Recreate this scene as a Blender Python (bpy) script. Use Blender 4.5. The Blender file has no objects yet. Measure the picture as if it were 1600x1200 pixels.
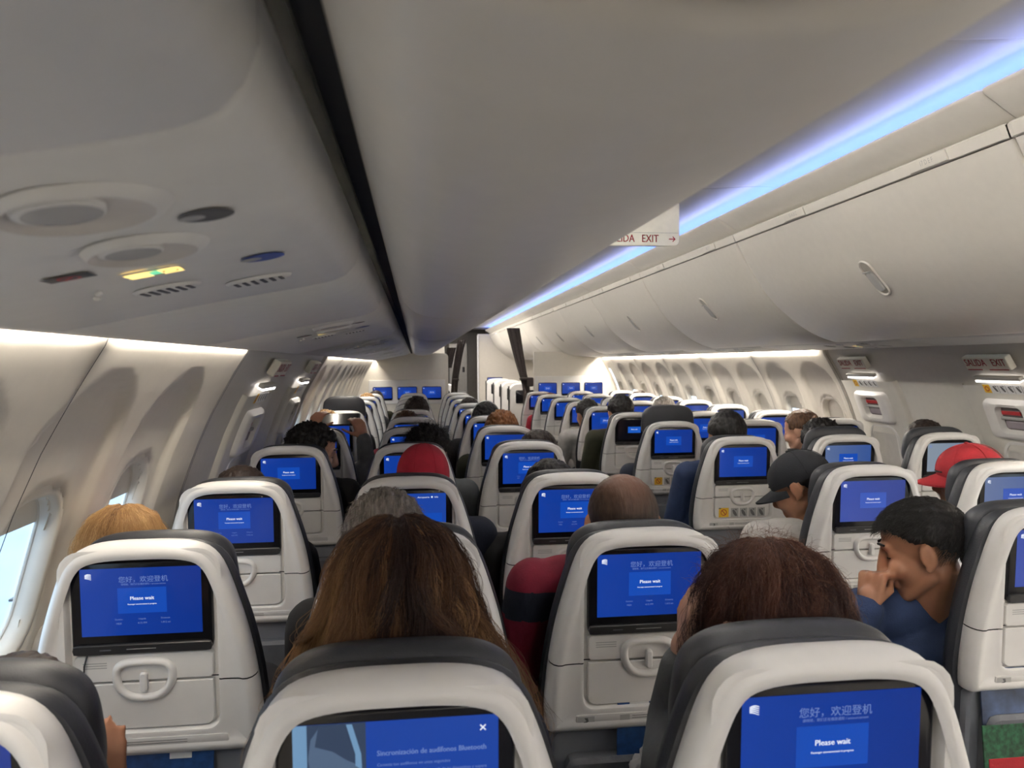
import bpy, bmesh, math, random
import numpy as np
from mathutils import Vector, Matrix, noise as mnoise

S = bpy.context.scene
COL = S.collection
random.seed(7)
RNG = np.random.default_rng(7)
PI = math.pi

# ------------------------------------------------------------------ camera, world, lights, exposure
F_PX, YAW, PITCH, ROLL = 1218.72, 0.12318, -0.02657, -0.00729
CAM = Vector((0.023, 0.0, 1.414))
cy, sy, cp, sp = math.cos(YAW), math.sin(YAW), math.cos(PITCH), math.sin(PITCH)
fw = Vector((sy*cp, cy*cp, sp)); rt = Vector((cy, -sy, 0)); up = rt.cross(fw)
cr, sr = math.cos(ROLL), math.sin(ROLL)
rt, up = cr*rt + sr*up, -sr*rt + cr*up
cam = bpy.data.cameras.new('camera'); camo = bpy.data.objects.new('camera', cam); COL.objects.link(camo)
camo.matrix_world = Matrix(((rt.x, up.x, -fw.x, CAM.x), (rt.y, up.y, -fw.y, CAM.y), (rt.z, up.z, -fw.z, CAM.z), (0, 0, 0, 1)))
cam.sensor_fit = 'HORIZONTAL'; cam.sensor_width = 36; cam.lens = F_PX/1600*36
cam.clip_start = 0.01; cam.clip_end = 300
cam.dof.use_dof = True; cam.dof.focus_distance = 2.0; cam.dof.aperture_fstop = 9.0
S.camera = camo

W = bpy.data.worlds.new('sky'); S.world = W; W.use_nodes = True
bg = W.node_tree.nodes['Background']; bg.inputs[0].default_value = (0.62, 0.80, 1.0, 1); bg.inputs[1].default_value = 2.8

S.view_settings.view_transform = 'Standard'; S.view_settings.look = 'None'
S.view_settings.gamma = 1.0; S.view_settings.exposure = 0.50
S.view_settings.use_curve_mapping = False

XC = 0.97                 # centre line of the cabin
ZB = 1.414                # height the overhead profiles are measured from
Y0, Y1 = -1.2, 9.85       # cabin from behind the viewer to the bulkheads
YR = -6.0                 # the cabin goes on behind the viewer
YF = 16.2                 # end of the forward cabin

def area(name, loc, rot, sx, sy_, power, color):
    l = bpy.data.lights.new(name, 'AREA'); l.shape = 'RECTANGLE'; l.size = sx; l.size_y = sy_
    l.energy = power; l.color = color
    o = bpy.data.objects.new(name, l); COL.objects.link(o); o.location = loc; o.rotation_euler = rot
    return o
LC = (YF + YR)/2; LL = YF - YR
# cove strips behind the valances (blue to the right, warm white to the left), washing the ceiling; plus two added white fills
area('blue_cove_light', (XC+0.575, LC, ZB+0.672), (PI, math.radians(-14), 0), 0.03, LL, 23, (0.13, 0.27, 1.0))
area('white_ceiling_fill', (XC+0.506, LC, ZB+0.694), (PI, math.radians(-80), 0), 0.025, LL, 5, (1.0, 0.92, 0.90))  # added fill strip that whitens the ceiling beside the blue
area('white_cove_light', (XC-0.515, LC, ZB+0.700), (PI, math.radians(72), 0), 0.10, LL, 75, (1.0, 0.94, 0.84))
area('white_ceiling_fill', (XC-0.545, LC, ZB+0.675), (PI, math.radians(8), 0), 0.04, LL, 330, (1.0, 0.95, 0.89))  # second strip, added as fill: bounces off the ceiling onto the seats
# sidewall wash strips between the service panels and the walls
area('sidewall_light', (XC-1.437, 0.65, ZB+0.062), (0, math.radians(6), 0), 0.02, 3.7, 34, (1.0, 0.91, 0.79))
area('sidewall_light', (XC-1.437, 7.3, ZB+0.062), (0, math.radians(6), 0), 0.02, 5.1, 52, (1.0, 0.91, 0.79))
area('sidewall_light', (XC+1.437, 7.15, ZB+0.084), (0, math.radians(-6), 0), 0.02, 5.4, 55, (1.0, 0.91, 0.79))
area('sidewall_light', (XC+1.437, 0.8, ZB+0.084), (0, math.radians(-6), 0), 0.02, 3.2, 28, (1.0, 0.91, 0.79))
# forward and rear cabin ceilings
area('rear_cabin_fill', (XC, -3.6, ZB+0.70), (0, 0, 0), 0.6, 4.4, 50, (1.0, 0.96, 0.90))  # unseen fill added behind the viewer to light the seat backs
area('forward_cabin_light', (XC, 12.8, ZB+0.70), (0, 0, 0), 0.5, 5.0, 60, (1.0, 0.92, 0.84))

# ------------------------------------------------------------------ materials
def mat(name, col, rough=0.5, metal=0.0, var=0.04, scale=30, bump=0.0, bscale=200, coat=0.0, sub=0.0, emit=None, es=1.0, spec=0.5):
    m = bpy.data.materials.new(name); m.use_nodes = True
    nt = m.node_tree; b = nt.nodes['Principled BSDF']
    b.inputs['Roughness'].default_value = rough; b.inputs['Metallic'].default_value = metal
    b.inputs['Coat Weight'].default_value = coat; b.inputs['Specular IOR Level'].default_value = spec
    if sub: 
        b.inputs['Subsurface Weight'].default_value = sub; b.inputs['Subsurface Radius'].default_value = (0.012, 0.005, 0.003)
        b.inputs['Subsurface Scale'].default_value = 1.0
    tc = nt.nodes.new('ShaderNodeTexCoord')
    if var:
        n = nt.nodes.new('ShaderNodeTexNoise'); n.inputs['Scale'].default_value = scale; n.inputs['Detail'].default_value = 4
        nt.links.new(tc.outputs['Object'], n.inputs['Vector'])
        r = nt.nodes.new('ShaderNodeValToRGB')
        r.color_ramp.elements[0].position = .3; r.color_ramp.elements[1].position = .7
        r.color_ramp.elements[0].color = tuple(c*(1-var) for c in col)+(1,); r.color_ramp.elements[1].color = tuple(min(1, c*(1+var)) for c in col)+(1,)
        nt.links.new(n.outputs[0], r.inputs[0]); nt.links.new(r.outputs[0], b.inputs['Base Color'])
    else:
        b.inputs['Base Color'].default_value = tuple(col)+(1,)
    if bump:
        n2 = nt.nodes.new('ShaderNodeTexNoise'); n2.inputs['Scale'].default_value = bscale; n2.inputs['Detail'].default_value = 3
        nt.links.new(tc.outputs['Object'], n2.inputs['Vector'])
        bp = nt.nodes.new('ShaderNodeBump'); bp.inputs['Strength'].default_value = bump; bp.inputs['Distance'].default_value = 0.002
        nt.links.new(n2.outputs[0], bp.inputs['Height']); nt.links.new(bp.outputs[0], b.inputs['Normal'])
    if emit:
        b.inputs['Emission Color'].default_value = tuple(emit)+(1,); b.inputs['Emission Strength'].default_value = es
    return m

M = {}
M['white'] = mat('white_plastic', (0.78, 0.765, 0.74), 0.38, var=0.02)
M['groove'] = mat('dark_seam', (0.05, 0.05, 0.05), 0.8)
M['wall'] = mat('sidewall_plastic', (0.70, 0.66, 0.59), 0.5, var=0.02, bump=0.05, bscale=500)
M['exitwall'] = mat('exit_wall_plastic', (0.70, 0.68, 0.62), 0.5, var=0.02)
M['bin'] = mat('bin_plastic', (0.70, 0.67, 0.61), 0.34, var=0.02)
M['psu'] = mat('service_panel_plastic', (0.76, 0.755, 0.73), 0.42, var=0.02)
M['psu_dark'] = mat('panel_recess_plastic', (0.62, 0.59, 0.55), 0.5)
M['ceil'] = mat('ceiling_panel', (0.66, 0.66, 0.66), 0.55, var=0.01)
M['leather'] = mat('charcoal_leather', (0.022, 0.024, 0.030), 0.48, var=0.10, scale=20, bump=0.25, bscale=350)
M['leather2'] = mat('headrest_leather', (0.030, 0.032, 0.038), 0.45, var=0.08, scale=20, bump=0.25, bscale=350)
M['grey_fab'] = mat('grey_pocket', (0.12, 0.125, 0.14), 0.7, var=0.1, bump=0.3)
M['black'] = mat('black_glass_bezel', (0.008, 0.008, 0.010), 0.16, var=0.0, spec=0.4)
M['blackp'] = mat('black_plastic', (0.02, 0.02, 0.022), 0.4)
M['grey'] = mat('grey_label', (0.42, 0.42, 0.41), 0.5)
M['dgrey'] = mat('dark_grey_print', (0.10, 0.10, 0.10), 0.6)
M['chrome'] = mat('chrome', (0.7, 0.7, 0.7), 0.2, metal=1.0)
M['carpet'] = mat('cabin_carpet', (0.03, 0.035, 0.05), 0.95, var=0.3, scale=120, bump=0.6)
M['red'] = mat('red_print', (0.42, 0.02, 0.025), 0.5)
M['yellow'] = mat('yellow_print', (0.80, 0.50, 0.03), 0.5)
M['paper'] = mat('white_paper', (0.75, 0.75, 0.74), 0.6)
M['bluepr'] = mat('blue_print', (0.02, 0.06, 0.32), 0.45)
M['bluecard'] = mat('blue_card', (0.02, 0.07, 0.22), 0.4, var=0.3, scale=60)
M['greencard'] = mat('green_card', (0.01, 0.20, 0.05), 0.5)
M['signcream'] = mat('sign_cream', (0.88, 0.85, 0.74), 0.5)
M['led'] = mat('white_led_bar', (1, 1, 1), 0.4, var=0, emit=(1.0, 0.93, 0.92), es=3.0)
M['litsign'] = mat('lit_yellow_sign', (0.8, 0.6, 0.2), 0.4, var=0, emit=(1.0, 0.72, 0.22), es=1.1)
M['litgreen'] = mat('lit_green_sign', (0.1, 0.6, 0.3), 0.4, var=0, emit=(0.12, 0.62, 0.34), es=0.8)
M['curtain'] = mat('brown_curtain', (0.035, 0.026, 0.024), 0.9, var=0.2, scale=60, bump=0.5)
M['galley'] = mat('dark_galley', (0.12, 0.105, 0.09), 0.4, var=0.1)
M['steel'] = mat('galley_steel', (0.35, 0.34, 0.32), 0.35, metal=0.6)
M['apron'] = mat('concrete_apron', (0.38, 0.43, 0.48), 0.9, var=0.1, scale=0.3)
M['bldg'] = mat('terminal_cladding', (0.70, 0.74, 0.78), 0.6)
M['orange'] = mat('orange_paint', (0.9, 0.42, 0.05), 0.5)

def glassmat():
    m = bpy.data.materials.new('window_glass'); m.use_nodes = True; nt = m.node_tree
    b = nt.nodes['Principled BSDF']; out = nt.nodes['Material Output']
    t = nt.nodes.new('ShaderNodeBsdfTransparent'); t.inputs[0].default_value = (0.93, 0.96, 0.98, 1)
    g = nt.nodes.new('ShaderNodeBsdfGlossy'); g.inputs['Roughness'].default_value = 0.05
    mx = nt.nodes.new('ShaderNodeMixShader'); mx.inputs[0].default_value = 0.05; nt.links.new(t.outputs[0], mx.inputs[1]); nt.links.new(g.outputs[0], mx.inputs[2])
    nt.links.new(mx.outputs[0], out.inputs[0]); nt.nodes.remove(b)
    return m
M['glass'] = glassmat()

def screenmat(name, col, es, col2=None):
    """lit screen face: emission under a glossy cover glass"""
    m = bpy.data.materials.new(name); m.use_nodes = True; nt = m.node_tree; b = nt.nodes['Principled BSDF']
    b.inputs['Base Color'].default_value = (0.004, 0.004, 0.006, 1); b.inputs['Roughness'].default_value = 0.14
    b.inputs['Specular IOR Level'].default_value = 0.5
    b.inputs['Emission Strength'].default_value = es*0.70
    if col2:
        tc = nt.nodes.new('ShaderNodeTexCoord'); sx = nt.nodes.new('ShaderNodeSeparateXYZ'); nt.links.new(tc.outputs['Object'], sx.inputs[0])
        mr = nt.nodes.new('ShaderNodeMapRange'); mr.inputs[1].default_value = -0.11; mr.inputs[2].default_value = 0.11
        nt.links.new(sx.outputs[0], mr.inputs[0])
        r = nt.nodes.new('ShaderNodeValToRGB'); r.color_ramp.elements[0].color = col+(1,); r.color_ramp.elements[1].color = col2+(1,)
        nt.links.new(mr.outputs[0], r.inputs[0]); nt.links.new(r.outputs[0], b.inputs['Emission Color'])
    else:
        b.inputs['Emission Color'].default_value = col+(1,)
    return m
M['scr_bg'] = screenmat('screen_blue', (0.006, 0.045, 0.33), 1.0, (0.004, 0.030, 0.24))
M['scr_box'] = screenmat('screen_message_box', (0.007, 0.068, 0.44), 1.0)
M['scr_txt'] = screenmat('screen_white_text', (0.85, 0.90, 1.0), 1.0)
M['scr_dim'] = screenmat('screen_dim_text', (0.16, 0.24, 0.52), 1.0)
M['scr_black'] = screenmat('screen_black', (0.002, 0.002, 0.004), 1.0)
M['scr_photo'] = screenmat('screen_photo_slate', (0.035, 0.055, 0.10), 1.0)
M['scr_photo2'] = screenmat('screen_photo_light', (0.16, 0.30, 0.48), 1.0)
M['scr_photo3'] = screenmat('screen_photo_mid', (0.085, 0.13, 0.21), 1.0)
M['scr_pop'] = screenmat('screen_popup_blue', (0.012, 0.10, 0.50), 1.0)
M['scr_bg2'] = screenmat('screen_blue_menu', (0.012, 0.055, 0.34), 1.0)
M['scr_pale_glare'] = screenmat('screen_pale_glare', (0.10, 0.15, 0.30), 1.0, (0.03, 0.08, 0.28))  # window glare painted into the emission colour
M['scr_grey_glare'] = screenmat('screen_grey_glare', (0.22, 0.27, 0.33), 1.0, (0.16, 0.22, 0.32))  # stronger window glare, also painted as emission colour

def skin(name, c):
    return mat(name, c, 0.5, var=0.08, scale=25, sub=0.08, bump=0.08, bscale=300)
M['skin_tan'] = skin('tan_skin', (0.36, 0.17, 0.095))
M['skin_fair'] = skin('fair_skin', (0.52, 0.29, 0.20))
M['skin_warm'] = skin('warm_skin', (0.42, 0.20, 0.115))
def cloth(name, c): return mat(name, c, 0.88, var=0.15, scale=25, bump=0.4, bscale=260)
M['navy'] = cloth('navy_cloth', (0.018, 0.035, 0.095)); M['maroon'] = cloth('maroon_cloth', (0.20, 0.010, 0.03))
M['darknavy'] = cloth('dark_navy_cloth', (0.012, 0.016, 0.032)); M['olive'] = cloth('olive_cloth', (0.035, 0.036, 0.018))
M['whitec'] = cloth('white_cloth', (0.52, 0.50, 0.47)); M['greyc'] = cloth('grey_cloth', (0.10, 0.105, 0.11))
M['blackc'] = cloth('black_cloth', (0.012, 0.012, 0.014)); M['redc'] = cloth('red_cloth', (0.36, 0.012, 0.03))
M['redcap'] = cloth('red_cap_cloth', (0.34, 0.015, 0.022)); M['denim'] = cloth('denim_cloth', (0.03, 0.05, 0.10))
M['capblk'] = cloth('black_cap_cloth', (0.010, 0.011, 0.015))
M['eye'] = mat('eye_white', (0.7, 0.68, 0.65), 0.2, var=0)
M['iris'] = mat('dark_iris', (0.03, 0.018, 0.01), 0.15, var=0)
M['lip'] = mat('lip_skin', (0.35, 0.12, 0.09), 0.45)

def hairmat(name, root, mid, tip, rough=0.5):
    """strands coloured by a tint stored on each point (dark roots, lighter outer locks and ends)"""
    m = bpy.data.materials.new(name); m.use_nodes = True; nt = m.node_tree; b = nt.nodes['Principled BSDF']
    at = nt.nodes.new('ShaderNodeAttribute'); at.attribute_name = 'tint'; r = nt.nodes.new('ShaderNodeValToRGB')
    r.color_ramp.elements[0].color = root+(1,); r.color_ramp.elements[1].color = tip+(1,)
    e = r.color_ramp.elements.new(0.45); e.color = mid+(1,)
    nt.links.new(at.outputs['Fac'], r.inputs[0]); nt.links.new(r.outputs[0], b.inputs['Base Color'])
    b.inputs['Roughness'].default_value = rough; b.inputs['Specular IOR Level'].default_value = 0.3
    return m
def capmat(name, c, c2):
    """combed hair on a shell: stretched streaks"""
    m = mat(name, c, 0.5, var=0); nt = m.node_tree; b = nt.nodes['Principled BSDF']
    tc = nt.nodes.new('ShaderNodeTexCoord'); mp = nt.nodes.new('ShaderNodeMapping'); mp.inputs['Scale'].default_value = (160, 30, 22)
    n = nt.nodes.new('ShaderNodeTexNoise'); n.inputs['Scale'].default_value = 1.0; n.inputs['Detail'].default_value = 5
    nt.links.new(tc.outputs['Object'], mp.inputs[0]); nt.links.new(mp.outputs[0], n.inputs['Vector'])
    r = nt.nodes.new('ShaderNodeValToRGB'); r.color_ramp.elements[0].position = .35; r.color_ramp.elements[1].position = .68
    r.color_ramp.elements[0].color = c+(1,); r.color_ramp.elements[1].color = c2+(1,)
    nt.links.new(n.outputs[0], r.inputs[0]); nt.links.new(r.outputs[0], b.inputs['Base Color'])
    bp = nt.nodes.new('ShaderNodeBump'); bp.inputs['Strength'].default_value = 0.7; bp.inputs['Distance'].default_value = 0.004
    nt.links.new(n.outputs[0], bp.inputs['Height']); nt.links.new(bp.outputs[0], b.inputs['Normal'])
    b.inputs['Specular IOR Level'].default_value = 0.25
    return m
def stubmat():
    m = capmat('stubble_hair', (0.020, 0.012, 0.008), (0.050, 0.030, 0.020)); nt = m.node_tree; b = nt.nodes['Principled BSDF']
    src = b.inputs['Base Color'].links[0].from_socket; at = nt.nodes.new('ShaderNodeAttribute'); at.attribute_name = 'thin'
    mx = nt.nodes.new('ShaderNodeMix'); mx.data_type = 'RGBA'; mx.inputs[7].default_value = (0.17, 0.085, 0.055, 1)
    nt.links.new(at.outputs['Fac'], mx.inputs[0]); nt.links.new(src, mx.inputs[6]); nt.links.new(mx.outputs[2], b.inputs['Base Color'])
    return m
HC = {'black': ((0.006, 0.005, 0.005), (0.020, 0.017, 0.016)), 'brown': ((0.045, 0.022, 0.012), (0.12, 0.06, 0.03)),
      'blond': ((0.20, 0.10, 0.035), (0.50, 0.30, 0.12)), 'ginger': ((0.11, 0.036, 0.010), (0.25, 0.10, 0.028)),
      'grey': ((0.12, 0.105, 0.09), (0.28, 0.25, 0.22)), 'dark': ((0.014, 0.009, 0.008), (0.04, 0.026, 0.02)),
      'stub': ((0.022, 0.013, 0.009), (0.055, 0.033, 0.022)), 'auburn': ((0.022, 0.007, 0.005), (0.06, 0.02, 0.011)), 'long': ((0.015, 0.007, 0.005), (0.045, 0.02, 0.011))}
for k, (a, b_) in HC.items(): M['hair_'+k] = capmat(k+'_hair', a, b_)
M['hair_stub'] = stubmat()
M['strand_long'] = hairmat('long_brown_strands', (0.020, 0.009, 0.007), (0.115, 0.052, 0.022), (0.36, 0.20, 0.085))
M['strand_auburn'] = hairmat('auburn_strands', (0.024, 0.008, 0.006), (0.075, 0.024, 0.013), (0.17, 0.085, 0.048))
M['strand_blond'] = hairmat('blond_strands', (0.13, 0.06, 0.022), (0.31, 0.165, 0.062), (0.50, 0.31, 0.135))
M['strand_grey'] = hairmat('grey_strands', (0.10, 0.085, 0.07), (0.20, 0.17, 0.15), (0.34, 0.30, 0.27))
M['strand_black'] = hairmat('black_strands', (0.005, 0.004, 0.004), (0.009, 0.008, 0.007), (0.020, 0.017, 0.015))

# ------------------------------------------------------------------ mesh helpers
class MB:
    """collects shapes and links them as one mesh object"""
    def __init__(self): self.v = []; self.f = []; self.m = []; self.sm = []
    def add(self, verts, faces, mi=0, smooth=True):
        o = len(self.v); self.v += [tuple(p) for p in verts]
        self.f += [tuple(i+o for i in f) for f in faces]; self.m += [mi]*len(faces); self.sm += [smooth]*len(faces)
    def box(self, c, s, mi=0, bev=0.0, R=None, seg=2):
        bm = bmesh.new(); bmesh.ops.create_cube(bm, size=1)
        for v in bm.verts: v.co = Vector((v.co.x*s[0], v.co.y*s[1], v.co.z*s[2]))
        if bev: bmesh.ops.bevel(bm, geom=bm.edges[:], offset=min(bev, min(s)*0.49), segments=seg, affect='EDGES', profile=0.5)
        bm.verts.index_update()
        vs = [((R @ v.co) if R else v.co) + Vector(c) for v in bm.verts]
        self.add(vs, [[v.index for v in f.verts] for f in bm.faces], mi, smooth=bool(bev) and False); bm.free()
    def loft(self, rings, mi=0, closed=True, cap0=False, cap1=False, smooth=True):
        n = len(rings[0]); vs = [p for r in rings for p in r]; fs = []
        for i in range(len(rings)-1):
            for j in range(n if closed else n-1):
                k = (j+1) % n
                fs.append((i*n+j, i*n+k, (i+1)*n+k, (i+1)*n+j))
        if cap0: fs.append(tuple(range(n))[::-1])
        if cap1: fs.append(tuple(range((len(rings)-1)*n, len(rings)*n)))
        self.add(vs, fs, mi, smooth)
    def tube(self, pts, rad, mi=0, n=10, caps=True):
        pts = [Vector(p) for p in pts]; rings = []
        rr = rad if isinstance(rad, (list, tuple)) else [rad]*len(pts)
        t0 = (pts[1]-pts[0]).normalized(); a = Vector((0, 0, 1)) if abs(t0.z) < .9 else Vector((1, 0, 0))
        u = t0.cross(a).normalized()
        for i, p in enumerate(pts):
            t = (pts[min(i+1, len(pts)-1)]-pts[max(i-1, 0)]).normalized()
            u = (u - t*u.dot(t)); u = u.normalized() if u.length > 1e-6 else t.orthogonal().normalized()
            w = t.cross(u)
            rings.append([p + (u*math.cos(2*PI*k/n)+w*math.sin(2*PI*k/n))*rr[i] for k in range(n)])
        self.loft(rings, mi, True, caps, caps)
    def capsule(self, a, b, r1, r2=None, mi=0, n=14):
        r2 = r1 if r2 is None else r2; a = Vector(a); b = Vector(b); d = b-a; L = d.length
        t = d.normalized() if L > 1e-6 else Vector((0, 0, 1))
        pts = []; rr = []
        for k in range(5): 
            an = PI/2*(1-k/4*0.97); pts.append(a - t*r1*math.sin(an)); rr.append(max(r1*math.cos(an), r1*0.02))
        for k in range(5):
            an = PI/2*(0.03+k/4*0.97); pts.append(b + t*r2*math.sin(an)); rr.append(max(r2*math.cos(an), r2*0.02))
        self.tube(pts, rr, mi, n)
    def ell(self, c, r, mi=0, R=None, sub=3):
        bm = bmesh.new(); bmesh.ops.create_icosphere(bm, subdivisions=sub, radius=1); bm.verts.index_update()
        vs = []
        for v in bm.verts:
            p = Vector((v.co.x*r[0], v.co.y*r[1], v.co.z*r[2])); vs.append(((R @ p) if R else p) + Vector(c))
        self.add(vs, [[v.index for v in f.verts] for f in bm.faces], mi); bm.free()
    def mesh(self, name, mats, xf=None):
        me = bpy.data.meshes.new(name)
        vs = [xf @ Vector(p) for p in self.v] if xf else self.v
        me.from_pydata([tuple(v) for v in vs], [], self.f)
        for m_ in (mats if isinstance(mats, (list, tuple)) else [mats]): me.materials.append(m_)
        me.polygons.foreach_set('material_index', self.m); me.polygons.foreach_set('use_smooth', self.sm)
        me.update(); return me
    def build(self, name, mats, parent=None, xf=None, sharp=None):
        me = self.mesh(name, mats, xf)
        if sharp:
            try: me.set_sharp_from_angle(angle=sharp)
            except Exception: pass
        o = bpy.data.objects.new(name, me); COL.objects.link(o)
        if parent: o.parent = parent
        return o
SHARP = math.radians(40)

def empty(name, loc=(0, 0, 0), rz=0.0):
    o = bpy.data.objects.new(name, None); COL.objects.link(o); o.location = loc; o.rotation_euler = (0, 0, rz)
    o.empty_display_size = 0.1; return o
def tag(o, label, cat, group=None, kind=None):
    o['label'] = label; o['category'] = cat
    if group: o['group'] = group
    if kind: o['kind'] = kind
    return o
def struct(o, label=None, cat=None):
    o['kind'] = 'structure'
    if label: o['label'] = label
    if cat: o['category'] = cat
    return o
def kids(o): return [c for c in bpy.data.objects if c.parent == o]
def baked(o, smooth=True):
    dg = bpy.context.evaluated_depsgraph_get(); me = bpy.data.meshes.new_from_object(o.evaluated_get(dg))
    me.polygons.foreach_set('use_smooth', [smooth]*len(me.polygons)); me.update()
    old = o.data; o.modifiers.clear(); o.data = me; bpy.data.meshes.remove(old); return o
def remesh(o, vox, it=6, fac=0.5):
    r = o.modifiers.new('r', 'REMESH'); r.mode = 'VOXEL'; r.voxel_size = vox; r.adaptivity = 0
    s = o.modifiers.new('s', 'SMOOTH'); s.iterations = it; s.factor = fac
    return baked(o)

def smoothcurve(pts, n, closed=False):
    """Catmull-Rom through pts, resampled evenly to n points"""
    P = [np.array(p, float) for p in pts]; out = []
    L = len(P); rng_ = range(L if closed else L-1)
    for i in rng_:
        if closed: p0, p1, p2, p3 = P[(i-1) % L], P[i], P[(i+1) % L], P[(i+2) % L]
        else: p0, p1, p2, p3 = P[max(i-1, 0)], P[i], P[i+1], P[min(i+2, L-1)]
        for t in np.linspace(0, 1, 12, endpoint=False):
            out.append(0.5*((2*p1)+(-p0+p2)*t+(2*p0-5*p1+4*p2-p3)*t*t+(-p0+3*p1-3*p2+p3)*t**3))
    if not closed: out.append(P[-1])
    else: out.append(out[0])
    A = np.array(out); d = np.r_[0, np.cumsum(np.linalg.norm(np.diff(A, axis=0), axis=1))]
    t = np.linspace(0, d[-1], n, endpoint=not closed)
    return np.stack([np.interp(t, d, A[:, k]) for k in range(A.shape[1])], 1)
def resample(A, n):
    A = np.vstack([A, A[:1]]); d = np.r_[0, np.cumsum(np.linalg.norm(np.diff(A, axis=0), axis=1))]
    t = np.linspace(0, d[-1], n, endpoint=False); return np.stack([np.interp(t, d, A[:, k]) for k in range(2)], 1)
def rrect(x0, x1, z0, z1, r, n=96, rb=None):
    """rounded rectangle, clockwise from the top centre"""
    rb = r if rb is None else rb; pts = []
    for cx_, cz_, a0, rr in ((x1-r, z1-r, PI/2, r), (x1-rb, z0+rb, 0, rb), (x0+rb, z0+rb, -PI/2, rb), (x0+r, z1-r, -PI, r)):
        for k in range(9): a = a0-PI/2*k/8; pts.append((cx_+rr*math.cos(a), cz_+rr*math.sin(a)))
    P = [((x0+x1)/2, z1)] + pts
    return resample(np.array(P), n)
def offset(A, d):
    """grow (d>0) or shrink a closed clockwise contour along its normals"""
    t = np.roll(A, -1, 0)-np.roll(A, 1, 0); nrm = np.stack([-t[:, 1], t[:, 0]], 1); nrm /= np.linalg.norm(nrm, axis=1)[:, None]+1e-9
    for _ in range(3): nrm = (np.roll(nrm, 1, 0)+nrm*2+np.roll(nrm, -1, 0)); nrm /= np.linalg.norm(nrm, axis=1)[:, None]+1e-9
    return A + nrm*d
def ring(A, y): return [(p[0], y, p[1]) for p in A]
def text_mesh(body, size, align='CENTER', sx=1.0):
    c = bpy.data.curves.new('t', 'FONT'); c.body = body; c.size = size; c.align_x = align; c.align_y = 'CENTER'; c.resolution_u = 2
    o = bpy.data.objects.new('t', c); COL.objects.link(o); bpy.context.view_layer.update()
    dg = bpy.context.evaluated_depsgraph_get(); me = bpy.data.meshes.new_from_object(o.evaluated_get(dg))
    vs = [(v.co.x*sx, v.co.y) for v in me.vertices]; fs = [tuple(p.vertices) for p in me.polygons]
    bpy.data.objects.remove(o); bpy.data.meshes.remove(me); return vs, fs
def put_text(mb, body, size, x, z, y, mi, align='CENTER', sx=1.0, bold=0.0):
    """text in the XZ plane facing -y"""
    vs, fs = text_mesh(body, size, align, sx)
    for dx in ((0,) if not bold else (-bold, 0, bold)):
        mb.add([(x+dx+a, y-abs(dx)*0.01, z+b) for a, b in vs], fs, mi, False)

# ------------------------------------------------------------------ the seat
TILT = 0.05; ZC = 0.98
ct, st = math.cos(TILT), math.sin(TILT)
SEATX = Matrix(((1, 0, 0, 0), (0, ct, -st, 0), (0, st, ct, ZC), (0, 0, 0, 1)))   # back parts lean towards the row behind
HALF = [(0, .108), (.045, .1075), (.085, .103), (.115, .092), (.136, .070), (.150, .040), (.165, -.005), (.181, -.06), (.194, -.12), (.203, -.18), (.208, -.24), (.207, -.285), (.203, -.298)]
def outline(half, n=112):
    h = smoothcurve(half, 60); r = [tuple(p) for p in h]; l = [(-x, z) for x, z in r[::-1]]
    return resample(np.array(r+l[:-1]), n)
OUT = outline(HALF)
INN = rrect(-.1335, .1335, -.248, .088, .032, 112, .022)

def polar(A, B, c=(0, -.085)):
    '''points of contour A at the directions of contour B's points, seen from c'''
    c = np.array(c); a = np.arctan2(*(A-c).T[::-1]); r = np.linalg.norm(A-c, axis=1); o_ = np.argsort(a); a = a[o_]; r = r[o_]
    a = np.r_[a-2*PI, a, a+2*PI]; r = np.r_[r, r, r]
    tb = np.arctan2(*(B-c).T[::-1]); rb = np.interp(tb, a, r)
    return c+np.stack([rb*np.cos(tb), rb*np.sin(tb)], 1)
INNF = rrect(-.1335, .1335, -.248, .088, .032, 800, .022)
def quad(mb, x0, x1, z0, z1, y, mi): mb.add([(x0, y, z0), (x1, y, z0), (x1, y, z1), (x0, y, z1)], [(0, 1, 2, 3)], mi, False)
def emblem(mb, x, z, s, y, mi):
    """small winged airline roundel"""
    for k in range(5):
        a0 = 2.4-k*0.42; pts = []
        for t in np.linspace(0, 1, 7): pts.append((x+s*(-.5+1.0*t), z+s*(.34-.17*k+.16*math.sin(t*3+k*.3))))
        for t in np.linspace(1, 0, 7): pts.append((x+s*(-.5+1.0*t), z+s*(.24-.17*k+.16*math.sin(t*3+k*.3)*(.8))))
        if k in (1, 2, 3) or True: mb.add([(a, y, b) for a, b in pts], [tuple(range(14))], mi, False)

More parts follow.
